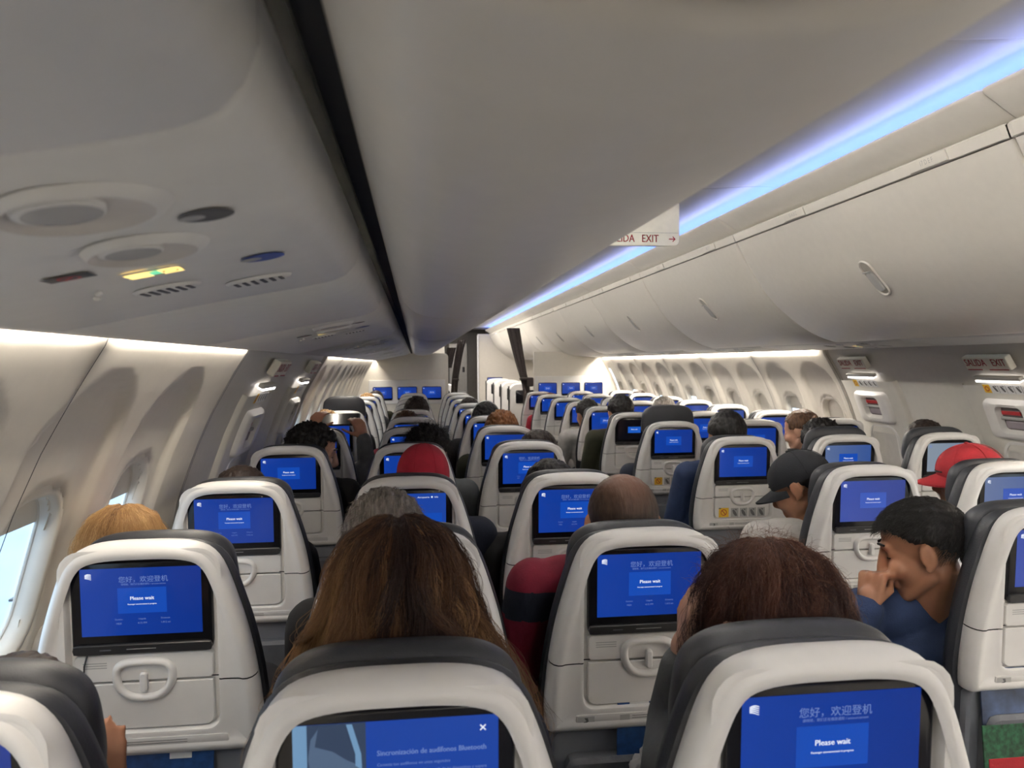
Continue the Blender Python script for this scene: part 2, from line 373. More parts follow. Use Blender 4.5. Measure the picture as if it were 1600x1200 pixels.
def display_mesh(kind):
    mb = MB(); y = -.0026
    # slots: 0 bg 1 box 2 white 3 dim 4 photo slate 5 photo light 6 photo mid 7 popup
    W2, H2 = .1064, .0633
    mats = [M['scr_bg'], M['scr_box'], M['scr_txt'], M['scr_dim'], M['scr_photo'], M['scr_photo2'], M['scr_photo3'], M['scr_pop']]
    if kind == 'pale': mats[0] = M['scr_pale_glare']
    if kind == 'grey': mats[0] = M['scr_grey_glare']; mats[1] = M['scr_grey_glare']; mats[2] = M['scr_txt']
    if kind in ('menu', 'bluetooth'): mats[0] = M['scr_bg2']
    if kind == 'dark': mats[0] = M['scr_black']; mats[1] = M['scr_pop']
    quad(mb, -W2, W2, -H2, H2, y, 0); e = y-.0004; e2 = y-.0008
    if kind in ('wait', 'pale', 'grey', 'plain'):
        emblem(mb, -.092, .049, .011, e, 3 if kind == 'grey' else 2)
        if kind == 'wait':
            put_text(mb, '您好，欢迎登机', .0125, .004, .041, e, 3)
            put_text(mb, '请稍候，我们正在播放通知 / announcement', .0042, .004, .0325, e, 3)
            put_text(mb, 'Destino', .0044, -.041, -.033, e, 3); put_text(mb, 'MEX', .005, -.041, -.041, e, 3)
            put_text(mb, 'Llegada', .0044, 0, -.033, e, 3); put_text(mb, '4:15 PM', .005, 0, -.041, e, 3)
            put_text(mb, 'Distancia', .0044, .041, -.033, e, 3); put_text(mb, '1,412 mi', .005, .041, -.041, e, 3)
        quad(mb, -.042, .044, -.022, .026, e, 1)
        put_text(mb, 'Please wait', .0095, .001, .006, e2, 2, bold=.0002)
        put_text(mb, 'Passenger announcement in progress', .0034, .001, -.005, e2, 2, bold=.0001)
    elif kind == 'bluetooth':
        quad(mb, -W2, -.032, -H2, H2, e, 4)
        quad(mb, -W2, -.092, -H2, H2, e-.0002, 5)
        # profile of a head wearing headphones
        prof = [(-.080, H2-.004), (-.060, H2-.001), (-.048, .054), (-.041, .040), (-.039, .018), (-.042, .002), (-.046, -.02), (-.05, -H2), (-.088, -H2), (-.087, -.03), (-.090, -.018), (-.089, -.012), (-.094, -.004), (-.089, .012), (-.091, .028), (-.088, .048)]
        mb.add([(a, e-.0004, b) for a, b in prof], [tuple(range(len(prof)))], 6, False)
        hr = [(-.080, H2-.002), (-.056, H2-.001), (-.046, .052), (-.039, .034), (-.040, .018), (-.052, .024), (-.066, .034), (-.084, .040)]
        mb.add([(a, e-.0006, b) for a, b in hr], [tuple(range(len(hr)))], 4, False)
        band = [(-.052, H2-.001), (-.046, H2-.001), (-.037, .03), (-.036, .008), (-.043, .008), (-.043, .03)]
        mb.add([(a, e-.0008, b) for a, b in band], [tuple(range(len(band)))], 5, False)
        cup = [(-.046+.012*math.cos(a), .000+.018*math.sin(a)) for a in np.linspace(0, 2*PI, 20, endpoint=False)]
        mb.add([(a, e-.0010, b) for a, b in cup], [tuple(range(20))], 6, False)
        eye = [(-.078+.006*math.cos(a), .012+.002*math.sin(a)) for a in np.linspace(0, 2*PI, 12, endpoint=False)]
        mb.add([(a, e-.0008, b) for a, b in eye], [tuple(range(12))], 4, False)
        put_text(mb, 'Sincronización de audífonos Bluetooth', .0080, -.021, .0285, e2, 3, 'LEFT', bold=.00015, sx=.92)
        for k, t_ in enumerate(('Conecta tus audífonos en unos segundos', 'Activa el Bluetooth de tu dispositivo y espera', 'hasta ver el nombre en la pantalla')):
            put_text(mb, t_, .0046, -.021+(0.03 if k else 0), .016-.0085*k, e2, 3, 'LEFT')
        quad(mb, -.036, .049, -H2, .008, e-.0009, 7)
        bt = rrect(.055, .092, -.022, -.008, .0068, 40)
        b2 = rrect(.0558, .0912, -.0212, -.0088, .006, 40)
        mb.loft([ring(bt, e2), ring(b2, e2)], 3, smooth=False)
        put_text(mb, 'Entendido', .0045, .0735, -.015, e2, 2)
        put_text(mb, '×', .016, .090, .049, e2, 2)
        put_text(mb, 'Please wait', .0080, .004, -.03, e-.0012, 2, bold=.0002)
    elif kind == 'menu':
        put_text(mb, 'Aeropuerto  ●  Info', .007, .055, .052, e, 2)
        put_text(mb, 'Bienvenido a bordo', .009, -.02, .026, e, 2)
        for k in range(3): quad(mb, -.09+.065*k, -.035+.065*k, -.045, .006, e, 1)
        put_text(mb, 'Películas   Música   Mapa', .007, 0, -.05, e, 3)
    elif kind == 'dark':
        quad(mb, -.042, .042, -.022, .018, e, 1); put_text(mb, 'Please wait', .0095, 0, .001, e2, 2, bold=.0002)
    return mb.mesh('display', mats, SEATX)
DISP = {k: display_mesh(k) for k in ('wait', 'pale', 'grey', 'plain', 'menu', 'dark', 'bluetooth')}

def make_seat_proto():
    root = empty('airline_seat'); root['category'] = 'seat'
    # back shell: rounded outer edge, raised rim, long recess for screen and tray
    mb = MB()
    rr = [(offset(OUT, -.004), .034), (OUT, .031), (offset(OUT, .001), .018), (offset(OUT, .000), .006), (offset(OUT, -.005), -.006), (offset(OUT, -.013), -.013), (offset(OUT, -.021), -.0135), (offset(OUT, -.028), -.0095),
          (polar(offset(INNF, .010), OUT)*0.5+offset(OUT, -.030)*0.5, -.0082), (polar(offset(INNF, .010), OUT), -.0080), (polar(offset(INNF, .0055), OUT), -.0090), (polar(offset(INNF, .0015), OUT), -.0080), (polar(INNF, OUT), -.004), (polar(offset(INNF, -.003), OUT), .010)]
    mb.loft([ring(a, y) for a, y in rr], 0)
    fl = polar(offset(INNF, -.003), OUT); mb.add(ring(fl, .010), [tuple(range(len(fl)))], 0, False)
    me = mb.mesh('back_shell', M['white'])
    bm = bmesh.new(); bm.from_mesh(me)
    bmesh.ops.bisect_plane(bm, geom=bm.verts[:]+bm.edges[:]+bm.faces[:], plane_co=(0, 0, -.1525), plane_no=(0, 0, 1))
    bmesh.ops.bisect_plane(bm, geom=bm.verts[:]+bm.edges[:]+bm.faces[:], plane_co=(0, 0, -.1550), plane_no=(0, 0, 1))
    bmesh.ops.delete(bm, geom=[f for f in bm.faces if -.1549 < f.calc_center_median().z < -.1526], context='FACES')
    for f in bm.faces: f.smooth = len(f.verts) < 8
    bm.to_mesh(me); bm.free(); me.transform(SEATX); me.update(); me.set_sharp_from_angle(angle=math.radians(50))
    o = bpy.data.objects.new('back_shell', me); COL.objects.link(o); o.parent = root
    # cushion that wraps the shell
    half = [(x+.007*min(1, max(0, (x/.1))), z-.009) for x, z in HALF[:-2]] + [(.212, -.30), (.211, -.42), (.208, -.50)]
    C2 = outline(half); mb = MB()
    mb.loft([ring(offset(C2, -.030), .030), ring(offset(C2, -.012), .0345), ring(offset(C2, -.002), .041), ring(offset(C2, .002), .055), ring(offset(C2, -.002), .072), ring(offset(C2, -.010), .084), ring(offset(C2, -.045), .10)], 0, cap0=True, cap1=True)
    mb.build('backrest_cushion', M['leather'], root, SEATX, SHARP)
    hh = [(0, .103), (.06, .1015), (.10, .095), (.128, .079), (.142, .056), (.148, .02), (.150, -.01), (.146, -.04), (.13, -.06)]
    H2_ = outline(hh); mb = MB()
    mb.loft([ring(offset(H2_, -.020), .080), ring(offset(H2_, -.006), .085), ring(H2_, .092), ring(offset(H2_, .0015), .104), ring(offset(H2_, -.001), .120), ring(offset(H2_, -.010), .136), ring(offset(H2_, -.04), .146)], 0, cap0=True, cap1=True)
    mb.build('headrest', M['leather2'], root, SEATX, SHARP)
    # screen
    B = rrect(-.1245, .1245, -.0985, .0750, .019, 72, .012); mb = MB()
    mb.loft([ring(B, .012), ring(B, .001), ring(offset(B, -.0015), -.0012), ring(offset(B, -.004), -.002)], 0, cap1=True)
    lip = rrect(-.1235, .1235, -.0975, -.079, .006, 60); mb.loft([ring(lip, 0), ring(lip, -.006), ring(offset(lip, -.002), -.008)], 1, cap1=True)
    quad(mb, -.028, .024, -.0885, -.0872, -.0083, 2)
    quad(mb, -.075, -.055, -.0895, -.0870, -.0083, 3)
    bz = mb.build('screen_bezel', [M['black'], M['blackp'], M['grey'], M['grey_fab']], root, SEATX, SHARP)
    d = bpy.data.objects.new('display', DISP['wait']); COL.objects.link(d); d.parent = bz
    # tray table: fixed strip above, folding leaf below, latch ring and turn latch
    mb = MB(); a = rrect(-.123, .123, -.1515, -.101, .003, 60); mb.loft([ring(a, .010), ring(a, .0005), ring(offset(a, -.0015), -.001)], 0, cap1=True)
    for k in range(3): quad(mb, -.108, -.066, -.1165-.0045*k, -.1147-.0045*k, -.0013, 1)
    mb.build('upper_panel', [M['white'], M['grey']], root, SEATX, SHARP)
    mb = MB(); a = rrect(-.123, .123, -.2435, -.156, .003, 80, .016); mb.loft([ring(a, .010), ring(a, .0005), ring(offset(a, -.0015), -.001)], 0, cap1=True)
    tr = mb.build('tray_table', M['white'], root, SEATX, SHARP)
    D = smoothcurve([(0, -.1155), (.030, -.117), (.046, -.126), (.049, -.143), (.043, -.163), (.026, -.179), (0, -.1835), (-.026, -.179), (-.043, -.163), (-.049, -.143), (-.046, -.126), (-.030, -.117)], 60, True)
    mb = MB()
    rings = []
    for k in range(60):
        p = D[k]; t = D[(k+1) % 60]-D[k-1]; t /= np.linalg.norm(t); n_ = np.array([-t[1], t[0]])
        rings.append([(p[0]+n_[0]*q*.0065, yy, p[1]+n_[1]*q*.0065) for q, yy in ((1.35, .000), (1.0, -.0065), (.2, -.0105), (-.7, -.009), (-1.1, -.002))])
    n = 5; vs = [q for r in rings for q in r]; fs = []
    for k in range(60):
        for j in range(n-1): k2 = (k+1) % 60; fs.append((k*n+j, k2*n+j, k2*n+j+1, k*n+j+1))
    mb.add(vs, fs, 0); mb.build('latch_surround', M['white'], tr, SEATX)
    mb = MB(); L_ = rrect(-.0065, .0065, -.170, -.133, .005, 40); mb.loft([ring(L_, 0), ring(L_, -.010), ring(offset(L_, -.0025), -.0125)], 0, cap1=True)
    mb.build('turn_latch', M['white'], tr, SEATX, SHARP)
    # placard strip under the tray
    mb = MB(); a = rrect(-.150, .150, -.281, -.259, .005, 60); mb.loft([ring(a, .0), ring(a, -.0105), ring(offset(a, -.001), -.0112)], 0, cap1=True)
    for x0, x1 in ((-.146, -.112), (-.060, -.040)): quad(mb, x0, x1, -.278, -.262, -.0114, 1)
    q = [(-.133, -.2645), (-.126, -.2645), (-.124, -.272), (-.131, -.2755), (-.135, -.2735), (-.129, -.271)]
    mb.add([(u, -.0117, w) for u, w in q], [tuple(range(6))], 2, False)
    for k in range(3): quad(mb, -.035, .075, -.2655-.0045*k, -.2645-.0045*k, -.0114, 2)
    mb.build('instruction_strip', [mat('pale_strip', (0.60, 0.59, 0.57), 0.45), M['grey'], M['dgrey']], root, SEATX, SHARP)
    # lower back and literature pocket
    mb = MB(); a = rrect(-.196, .196, -.53, -.292, .02, 60); mb.loft([ring(a, .05), ring(a, .015), ring(offset(a, -.006), .008)], 0, cap0=True, cap1=True)
    mb.build('lower_shell', mat('slate_plastic', (0.20, 0.21, 0.24), 0.6), root, SEATX, SHARP)
    mb = MB(); a = rrect(-.17, .17, -.51, -.345, .02, 60)
    mb.loft([ring(a, .012), ring(offset(a, .002), -.018), ring(offset(a, -.006), -.028)], 0, cap1=True)
    mb.build('literature_pocket', M['grey_fab'], root, SEATX, SHARP)
    # seat pan, armrest, legs
    mb = MB(); mb.box((0, .33, .42), (.42, .48, .13), 0, .04, seg=4); mb.build('seat_cushion', M['leather'], root)
    mb = MB(); mb.box((.2415, .27, .615), (.038, .36, .045), 0, .012, seg=3); mb.box((.2415, .09, .55), (.03, .05, .16), 0, .01)
    mb.build('armrest', M['blackp'], root)
    for y in (.14, .50):
        mb = MB(); mb.box((0, y, .18), (.05, .03, .36), 0, .006); mb.box((0, y, .012), (.30, .04, .024), 0, .006); mb.build('leg', M['steel'], root)
    return root
SEAT = make_seat_proto()
SEAT_PARTS = [(c, [g for g in kids(c)]) for c in kids(SEAT)]
FAR_PARTS = {'back_shell', 'backrest_cushion', 'headrest', 'screen_bezel', 'upper_panel', 'tray_table', 'seat_cushion', 'leg'}
first = [True]
def place_seat(x, y, label, disp='wait', raise_=0.0, far=False, dz=0.0, group='airline seats in rows'):
    r = SEAT if first[0] else SEAT.copy()
    if not first[0]: COL.objects.link(r)
    r.location = (x, y, dz); tag(r, label, 'seat', group)
    parts = {}
    for c, gs in SEAT_PARTS:
        base = c.name.split('.')[0]
        if far and base not in FAR_PARTS: continue
        if first[0]: d = c; dg_ = gs
        else:
            d = c.copy(); COL.objects.link(d); d.parent = r; dg_ = []
            for g in gs:
                if far and g.name.split('.')[0] == 'turn_latch': continue
                h = g.copy(); COL.objects.link(h); h.parent = d; dg_.append(h)
        if base == 'headrest': d.location = (0, -st*raise_, raise_)
        for h in dg_:
            if h.name.split('.')[0] == 'display': h.data = DISP[disp]
        parts[base] = d
    first[0] = False
    r['_p'] = 0; del r['_p']
    return r, parts

CX = {'A': -.483, 'B': 0.0, 'C': .483, 'D': 1.4254, 'E': 1.9084, 'F': 2.3914}
LROW = [.8185, 1.5058, 2.2464, 3.1864, 4.0154, 4.80, 5.57, 6.34, 7.11, 7.90, 8.70]
RROW = [None, 1.545, 2.2531, 3.2168, 4.1325, 4.905, 5.666, 6.39, 7.13, 7.95, 8.75]
ORD = ['first', 'second', 'third', 'fourth', 'fifth', 'sixth', 'seventh', 'eighth', 'ninth', 'tenth', 'eleventh']
CN = {'A': 'left window seat', 'B': 'left middle seat', 'C': 'left aisle seat', 'D': 'right aisle seat', 'E': 'right middle seat', 'F': 'right window seat'}
SPEC = {('B', 0): ('bluetooth', 0, 'showing a headphone pairing page'), ('B', 2): ('menu', 0, 'showing a menu page'), ('D', 5): ('dark', 0, 'black screen, small blue box'),
        ('E', 3): ('pale', .03, 'with glare painted onto its pale screen'), ('F', 3): ('grey', .02, 'with glare painted grey on its screen'),
        ('E', 2): ('pale', 0, 'pale screen behind red cap'), ('A', 6): ('wait', .10, 'headrest pulled up high'), ('D', 4): ('plain', .085, 'tall charcoal headrest raised'),
        ('D', 2): ('plain', 0, 'with a plain blue waiting screen'), ('D', 3): ('plain', 0, 'yellow placard on its tray'),
        ('A', 3): ('plain', 0, 'with a plain blue waiting screen'), ('B', 3): ('plain', 0, 'behind the red hood')}
SEATS = {}
for i in range(11):
    for c in 'ABCDEF':
        y = LROW[i] if c in 'ABC' else RROW[i]
        if y is None or (i == 1 and c in 'EF'): continue
        d_, ra, ex = SPEC.get((c, i), ('wait' if i < 4 else 'plain', 0, ''))
        lab = f'white-backed {CN[c]} in the {ORD[i]} row ahead' + (', ' + ex if ex else '')
        dz = -.0095 if (c, i) == ('C', 1) else 0
        SEATS[c, i] = place_seat(CX[c], y, lab, d_, ra, far=i >= 5, dz=dz)

# exit-row placards on the trays, an earphone cord, a sticker
def tray_placard(col, row):
    r, parts = SEATS[col, row]
    mb = MB(); y = -.0016
    quad(mb, -.105, -.060, -.240, -.199, y, 1); 
    rg = [(-.0825+.014*math.cos(a), -.2195+.014*math.sin(a)) for a in np.linspace(0, 2*PI, 24, endpoint=False)]
    rg2 = [(-.0825+.011*math.cos(a), -.2195+.011*math.sin(a)) for a in np.linspace(0, 2*PI, 24, endpoint=False)]
    mb.loft([[(a, y-.0003, b) for a, b in rg], [(a, y-.0003, b) for a, b in rg2]], 2, smooth=False)
    mb.add([(-.092, y-.0003, -.211), (-.089, y-.0003, -.209), (-.073, y-.0003, -.228), (-.076, y-.0003, -.230)], [(0, 1, 2, 3)], 2, False)
    quad(mb, -.105, -.095, -.203, -.1985, y-.0002, 3)
    for k in range(4):
        x = -.050+.040*k; quad(mb, x, x+.034, -.240, -.201, y, 0)
        mb.add([(x+.006, y-.0003, -.211), (x+.013, y-.0003, -.207), (x+.024, y-.0003, -.222), (x+.029, y-.0003, -.235), (x+.019, y-.0003, -.236), (x+.010, y-.0003, -.225)], [tuple(range(6))], 3, False)
        mb.add([(x+.015, y-.0003, -.205), (x+.026, y-.0003, -.206), (x+.024, y-.0003, -.213)], [(0, 1, 2)], 3, False)
    mb.build('placard', [M['grey'], M['yellow'], M['red'], M['dgrey']], parts['tray_table'], SEATX)
for c in 'ABCDEF':
    if c in 'DEF': tray_placard(c, 3); tray_placard(c, 4)
mb = MB(); mb.tube([(-.098, -.006, -.098), (-.101, -.012, -.115), (-.102, -.014, -.14), (-.101, -.013, -.17), (-.097, -.012, -.21), (-.09, -.011, -.25)], .0016, 0, 8)
cord = mb.build('earphone_cord', M['blackp'], None, Matrix.Translation((CX['A'], LROW[1], 0)) @ SEATX); tag(cord, 'thin black cord hanging from the screen socket of the window seat', 'cord')

# ------------------------------------------------------------------ the setting
PZ = [0.0, .25, .5, .8, 1.0, 1.06, 1.17, 1.27, 1.33, 1.39, 1.455, 1.52, 1.60]
PS = [1.45, 1.63, 1.71, 1.715, 1.675, 1.655, 1.615, 1.570, 1.537, 1.502, 1.462, 1.44, 1.43]
def prof(z): return float(np.interp(z, PZ, PS))
mb = MB(); mb.box((XC, (YF+YR)/2, -.02), (3.4, YF-YR, .04)); struct(mb.build('floor', M['carpet']), 'dark carpeted cabin floor under the seats', 'floor')
WZ = 1.005
LWIN = [.01, .52, 1.02, 1.530, 2.038] + [4.90+.508*k for k in range(10)]
RWIN = [.36, .87, 1.38, 1.89] + [4.62+.508*k for k in range(11)]
LSEAM = [-.25, .76, 1.370] + [4.64+1.016*k for k in range(6)]
RSEAM = [.61, 1.63] + [4.36+1.016*k for k in range(6)]
LEX, REX = [3.15, 4.16], [3.05, 4.08]
LEXR, REXR = (2.50, 4.62), (2.58, 4.34)

def bay(y, z, wins):
    """depth of the arched recess above and around each window"""
    d = 0.0
    for w in wins:
        u = abs(y-w)/.205
        if u < 1.0 and z > .6:
            top = 1.235+.165*math.sqrt(max(0, 1-u*u))
            h = min(1.0, max(0, (top-z)/.016)); h = h*h*(3-2*h)
            s = min(1, (1-u)/.12)
            d = max(d, h*s*min(1.0, (1.46-z)/.10))
    d *= .019
    for w in wins:
        if (abs(y-w)/.133)**3.0+(abs(z-WZ)/.182)**3.0 < 1: d = .036
    return d
def inhole(y, z, wins):
    for w in wins:
        if (abs(y-w)/.118)**3.0+(abs(z-WZ)/.168)**3.0 < 1: return True
    return False
def side_wall(name, side, wins, seams, exr, y0, y1, label):
    ys = np.unique(np.round(np.r_[np.arange(y0, y1, .0135), y1, exr[0], exr[1]], 4))
    zs = np.r_[0.0, .15, .3, .45, np.arange(.55, 1.535, .0135), 1.60]
    n = len(zs); vs = []; fs = []; ms = []
    for y in ys:
        ex = exr[0] <= y <= exr[1]
        pc = 0 if ex else min((abs(y-s) for s in seams), default=9)
        for z in zs:
            s = prof(z)+(.012 if ex else bay(y, z, wins)) - (0 if ex else .006*math.exp(-(pc/.06)**2)*min(1, max(0, (z-.7)/.2)))
            vs.append((XC+side*s, y, z))
    for i in range(len(ys)-1):
        ym = (ys[i]+ys[i+1])/2; ex = exr[0] <= ym <= exr[1]
        for j in range(n-1):
            zm = (zs[j]+zs[j+1])/2
            if not ex and inhole(ym, zm, wins): continue
            f = (i*n+j, (i+1)*n+j, (i+1)*n+j+1, i*n+j+1)
            fs.append(f if side < 0 else f[::-1]); ms.append(1 if ex else 0)
    mb = MB(); mb.add(vs, fs, 0); mb.m = ms
    for s in list(seams)+list(exr):
        P = [(z, prof(z)-.0075 if s not in exr else prof(z)-.002) for z in np.linspace(.5, 1.50, 40)]
        rings = [[(XC+side*(q-.001), s-.0018, z), (XC+side*(q-.001), s+.0018, z)] for z, q in P]
        mb.loft(rings, 2, closed=False)
    return struct(mb.build(name, [M['wall'], M['exitwall'], M['groove']]), label, 'wall')
side_wall('wall_left', -1, LWIN, LSEAM, LEXR, Y0, Y1, 'cream curved sidewall with window arches on the left')
side_wall('wall_right', 1, RWIN, RSEAM, REXR, Y0, Y1, 'cream curved sidewall with window arches on the right')
# forward cabin walls, end walls
for sd, nm in ((-1, 'left'), (1, 'right')):
    for ya, yb, w_ in ((Y1, YF, 'forward'), (YR, Y0, 'rear')):
        mb = MB(); mb.loft([[(XC+sd*prof(z), y, z) for z in np.linspace(0, 1.6, 24)] for y in (ya, yb)], 0, closed=False)
        struct(mb.build('wall_'+nm+'_'+w_, M['wall']), f'plain sidewall of the {w_} cabin, {nm} side', 'wall')
mb = MB(); mb.box((XC, YR-.03, 1.15), (3.5, .05, 2.4)); struct(mb.build('wall_rear', M['wall']), 'plain wall closing the cabin behind the viewer', 'wall')

def frame_at(y, z, side):
    """local frame on the wall: x along the cabin, y inward normal, z up the wall"""
    dz = .02; s0, s1 = prof(z-dz), prof(z+dz)
    t = Vector((side*(s1-s0), 0, 2*dz)).normalized(); a = Vector((0, 1, 0))
    nrm = a.cross(t); nrm = nrm if nrm.x*side < 0 else -nrm
    ax = t.cross(nrm)                        # right handed: ax, -> use (ax, nrm, t)
    ax = nrm.cross(t)
    R = Matrix((ax, nrm, t)).transposed().to_4x4()
    return Matrix.Translation((XC+side*prof(z), y, z)) @ R
def make_window(side, y, n, shade, label):
    X = frame_at(y, WZ, side); mb = MB()
    A = rrect(-.118, .118, -.168, .168, .085, 80)
    rg = lambda a, d: [(p[0], d, p[1]) for p in a]
    mb.loft([rg(offset(A, .036), -.030), rg(offset(A, .030), -.0195), rg(offset(A, .022), -.0130), rg(offset(A, .010), -.0105), rg(offset(A, .001), -.0125), rg(offset(A, -.006), -.032), rg(offset(A, -.009), -.046)], 0)
    mb.loft([rg(offset(A, -.0085), -.044), rg(offset(A, -.011), -.0445), rg(offset(A, -.0112), -.050)], 0)
    o = mb.build(f'window_{n}', [M['wall'], M['groove']], None, X)
    struct(o, label, 'window')
    mb = MB(); P = offset(A, -.008); mb.add(rg(P, -.052), [tuple(range(80))], 0, False); mb.add(rg(P, -.056), [tuple(range(80))[::-1]], 0, False)
    g = mb.build('pane', M['glass'], None, X); g.parent = o
    if shade:
        zt = .168-.336*shade; Q = [p for p in offset(A, -.009)]
        P2 = [(p[0], max(p[1], zt)) for p in Q]
        mb = MB(); mb.loft([rg(P2, -.0475), rg(P2, -.050)], 0, cap0=True, cap1=True, smooth=False)
        s = mb.build('window_shade', M['wall'], None, X); s.parent = o
    return o
wn = 1
for i, y in enumerate(LWIN):
    make_window(-1, y, wn, .22 if i == 3 else (.30 if i == 4 else (.3 if i % 3 == 0 else .12)), f'oval left cabin window, {["one behind the viewer","two rows back","beside the nearest row","bright, beside the nearest white seat","half hidden behind the blond head"][i] if i < 5 else "number %d counted ahead of the exits" % (i-4)}'); wn += 1
for i, y in enumerate(RWIN):
    if i < 4: continue
    make_window(1, y, wn, (.75, .3, .6, .4)[i % 4], f'oval right cabin window, number {i-3} counted ahead of the exits'); wn += 1

# overwing exits
def poly(mb, pts, y, mi): mb.add([(a, y, b) for a, b in pts], [tuple(range(len(pts)))], mi, False)
def make_exit(side, y, n, where):
    X0 = frame_at(y, 1.13, side)
    fx = lambda z: frame_at(y, z, side)
    # hatch panel following the wall
    root = struct(empty(f'door_{n}'), f'overwing exit hatch in the {where}', 'door')
    mb = MB(); zs = np.linspace(.62, 1.305, 40)
    def pt(u, z, d):
        X = fx(z); return X @ Vector((u, d, 0))
    hw = .255
    rings = []
    for u, d in ((-hw-.012, -.012), (-hw, .004), (-hw+.012, .010), (hw-.012, .010), (hw, .004), (hw+.012, -.012)):
        rings.append([pt(u, z, d) for z in zs])
    mb.loft(rings, 0, closed=False)
    mb.build('hatch_panel', M['exitwall'], root, None, SHARP)
    # raised frame with a recessed handle pocket
    X = fx(1.165); mb = MB()
    A = rrect(-.150, .150, -.095, .085, .028, 72); B = rrect(-.073, .073, -.060, .058, .022, 72); Bt = B.copy(); 
    rg = lambda a, d: [(p[0], d, p[1]) for p in a]
    mb.loft([rg(offset(A, .008), .006), rg(A, .026), rg(offset(A, -.010), .034), rg(offset(B, .016), .037), rg(offset(B, .004), .035), rg(B, .029), rg(offset(B, -.006), .012)], 0)
    mb.add(rg(offset(B, -.006), .012), [tuple(range(72))], 1, False)
    hp = mb.build('handle_surround', [M['white'], mat('pocket_grey', (.16, .14, .14), .5)], root, X, SHARP)
    mb = MB(); mb.box((0, .022, .004), (.134, .012, .014), 0, .005); mb.box((.01, .0145, .026), (.105, .005, .016), 1); 
    mb.box((-.005, .0165, -.028), (.115, .008, .034), 2, .003)
    mb.build('release_handle', [M['grey'], M['red'], mat('mauve_grey', (.30, .26, .29), .4)], hp, X)
    # hatch window below
    X2 = fx(.90); mb = MB(); A = rrect(-.118, .118, -.150, .150, .06, 72)
    mb.loft([rg(offset(A, .020), .008), rg(offset(A, .010), .018), rg(offset(A, -.002), .016), rg(offset(A, -.012), -.002)], 0)
    fr = mb.build('hatch_window', M['white'], root, X2, SHARP)
    mb = MB(); mb.add(rg(offset(A, -.012), .0115), [tuple(range(72))], 0, False)
    mb.build('window_shade', mat('lowered_shade', (.64, .62, .58), .5), fr, X2)
    # light bar and placard
    X3 = fx(1.338); mb = MB(); mb.box((0, .012, .004), (.27, .022, .018), 0, .004); mb.box((0, .013, -.008), (.25, .022, .009), 1)
    mb.build('exit_light_bar', [M['exitwall'], M['led']], root, X3)
    X4 = fx(1.293); mb = MB(); w = .115
    quad(mb, -w, w, -.022, .022, .0118, 0)
    def q(x0, x1, z0, z1, mi, d): quad(mb, x0, x1, z0, z1, d, mi)
    q(-w, -w+.042, -.021, .021, 1, .0122)
    rg1 = [(-w+.021+.013*math.cos(a), .013*math.sin(a)) for a in np.linspace(0, 2*PI, 20, endpoint=False)]
    rg2 = [(-w+.021+.009*math.cos(a), .009*math.sin(a)) for a in np.linspace(0, 2*PI, 20, endpoint=False)]
    mb.loft([[(a, .0126, b) for a, b in rg1], [(a, .0126, b) for a, b in rg2]], 2, smooth=False)
    for k in range(4):
        x = -w+.055+.044*k
        poly(mb, [(x+.004, .012), (x+.012, .016), (x+.022, .002), (x+.028, -.012), (x+.018, -.014), (x+.010, -.004)], .0124, 3)
        poly(mb, [(x+.016, .018), (x+.026, .016), (x+.024, .008)], .0124, 3); q(x+.034, x+.036, -.02, .02, 3, .0124)
    if FLIP[side]: mb.v = [(-a, b, c) for a, b, c in mb.v]
    mb.build('exit_placard', [M['paper'], M['yellow'], M['red'], M['dgrey']], root, X4)
    # sign
    X5 = fx(1.412); mb = MB(); mb.box((0, .016, 0), (.26, .030, .066), 0, .006)
    sgn = 1
    vs, fs = text_mesh('SALIDA   EXIT', .049, sx=.78)
    for q_ in (-.0006, .0006): mb.add([((-a if FLIP[side] else a)+q_, .0325+abs(q_)*.05, b+.006) for a, b in vs], fs, 1, False)
    quad(mb, -.12, -.01, -.030, -.025, .0325, 1); quad(mb, .03, .12, -.030, -.025, .0325, 1)
    o = mb.build('exit_sign', [M['signcream'], M['red']], None, X5)
    tag(o, f'cream red-lettered exit sign, {where}', 'sign')
FLIP = {-1: False, 1: False}
for sd in (-1, 1):
    X = frame_at(3.0, 1.4, sd)
    # reading direction: text x must run to the reader's right when looking at the wall
    ax = X.to_3x3() @ Vector((1, 0, 0)); nrm = X.to_3x3() @ Vector((0, 1, 0))
    right = (-nrm).cross(Vector((0, 0, 1)))
    FLIP[sd] = ax.dot(right) < 0
n = 1
for i, y in enumerate(LEX): make_exit(-1, y, n, ('left wall, the nearer one', 'left wall, the farther one')[i]); n += 1
for i, y in enumerate(REX): make_exit(1, y, n, ('right wall, cut by the photo edge', 'right wall, the farther one')[i]); n += 1

# ------------------------------------------------------------------ overhead bins, service panels, ceiling
FACE = smoothcurve([(.994, .192), (.986, .165), (.966, .136), (.93, .113), (.85, .104), (.775, .116), (.715, .140), (.668, .175), (.632, .218), (.602, .280), (.577, .37), (.563, .47), (.557, .555), (.556, .590)], 64)
FACE_R = smoothcurve([(1.146, .130), (1.138, .104), (1.108, .092), (1.058, .094), (.946, .137), (.832, .214), (.735, .306), (.671, .397), (.606, .503), (.574, .564)], 64)
def fnorm(P):
    t = np.gradient(P, axis=0); t /= np.linalg.norm(t, axis=1)[:, None]; return np.stack([-t[:, 1], t[:, 0]], 1)
FN = fnorm(FACE)
if (FN[20] @ np.array([0, 1])) < 0: FN = -FN
FACE_L, FN_L = FACE, FN
FN_R = fnorm(FACE_R)
if (FN_R[40] @ np.array([1, 1])) < 0: FN_R = -FN_R
SEAMS = [-1.28, .235, 1.84, 3.57, 5.13, 6.68, 8.23, 9.78, 11.33, 12.88, 14.4, 16.0]
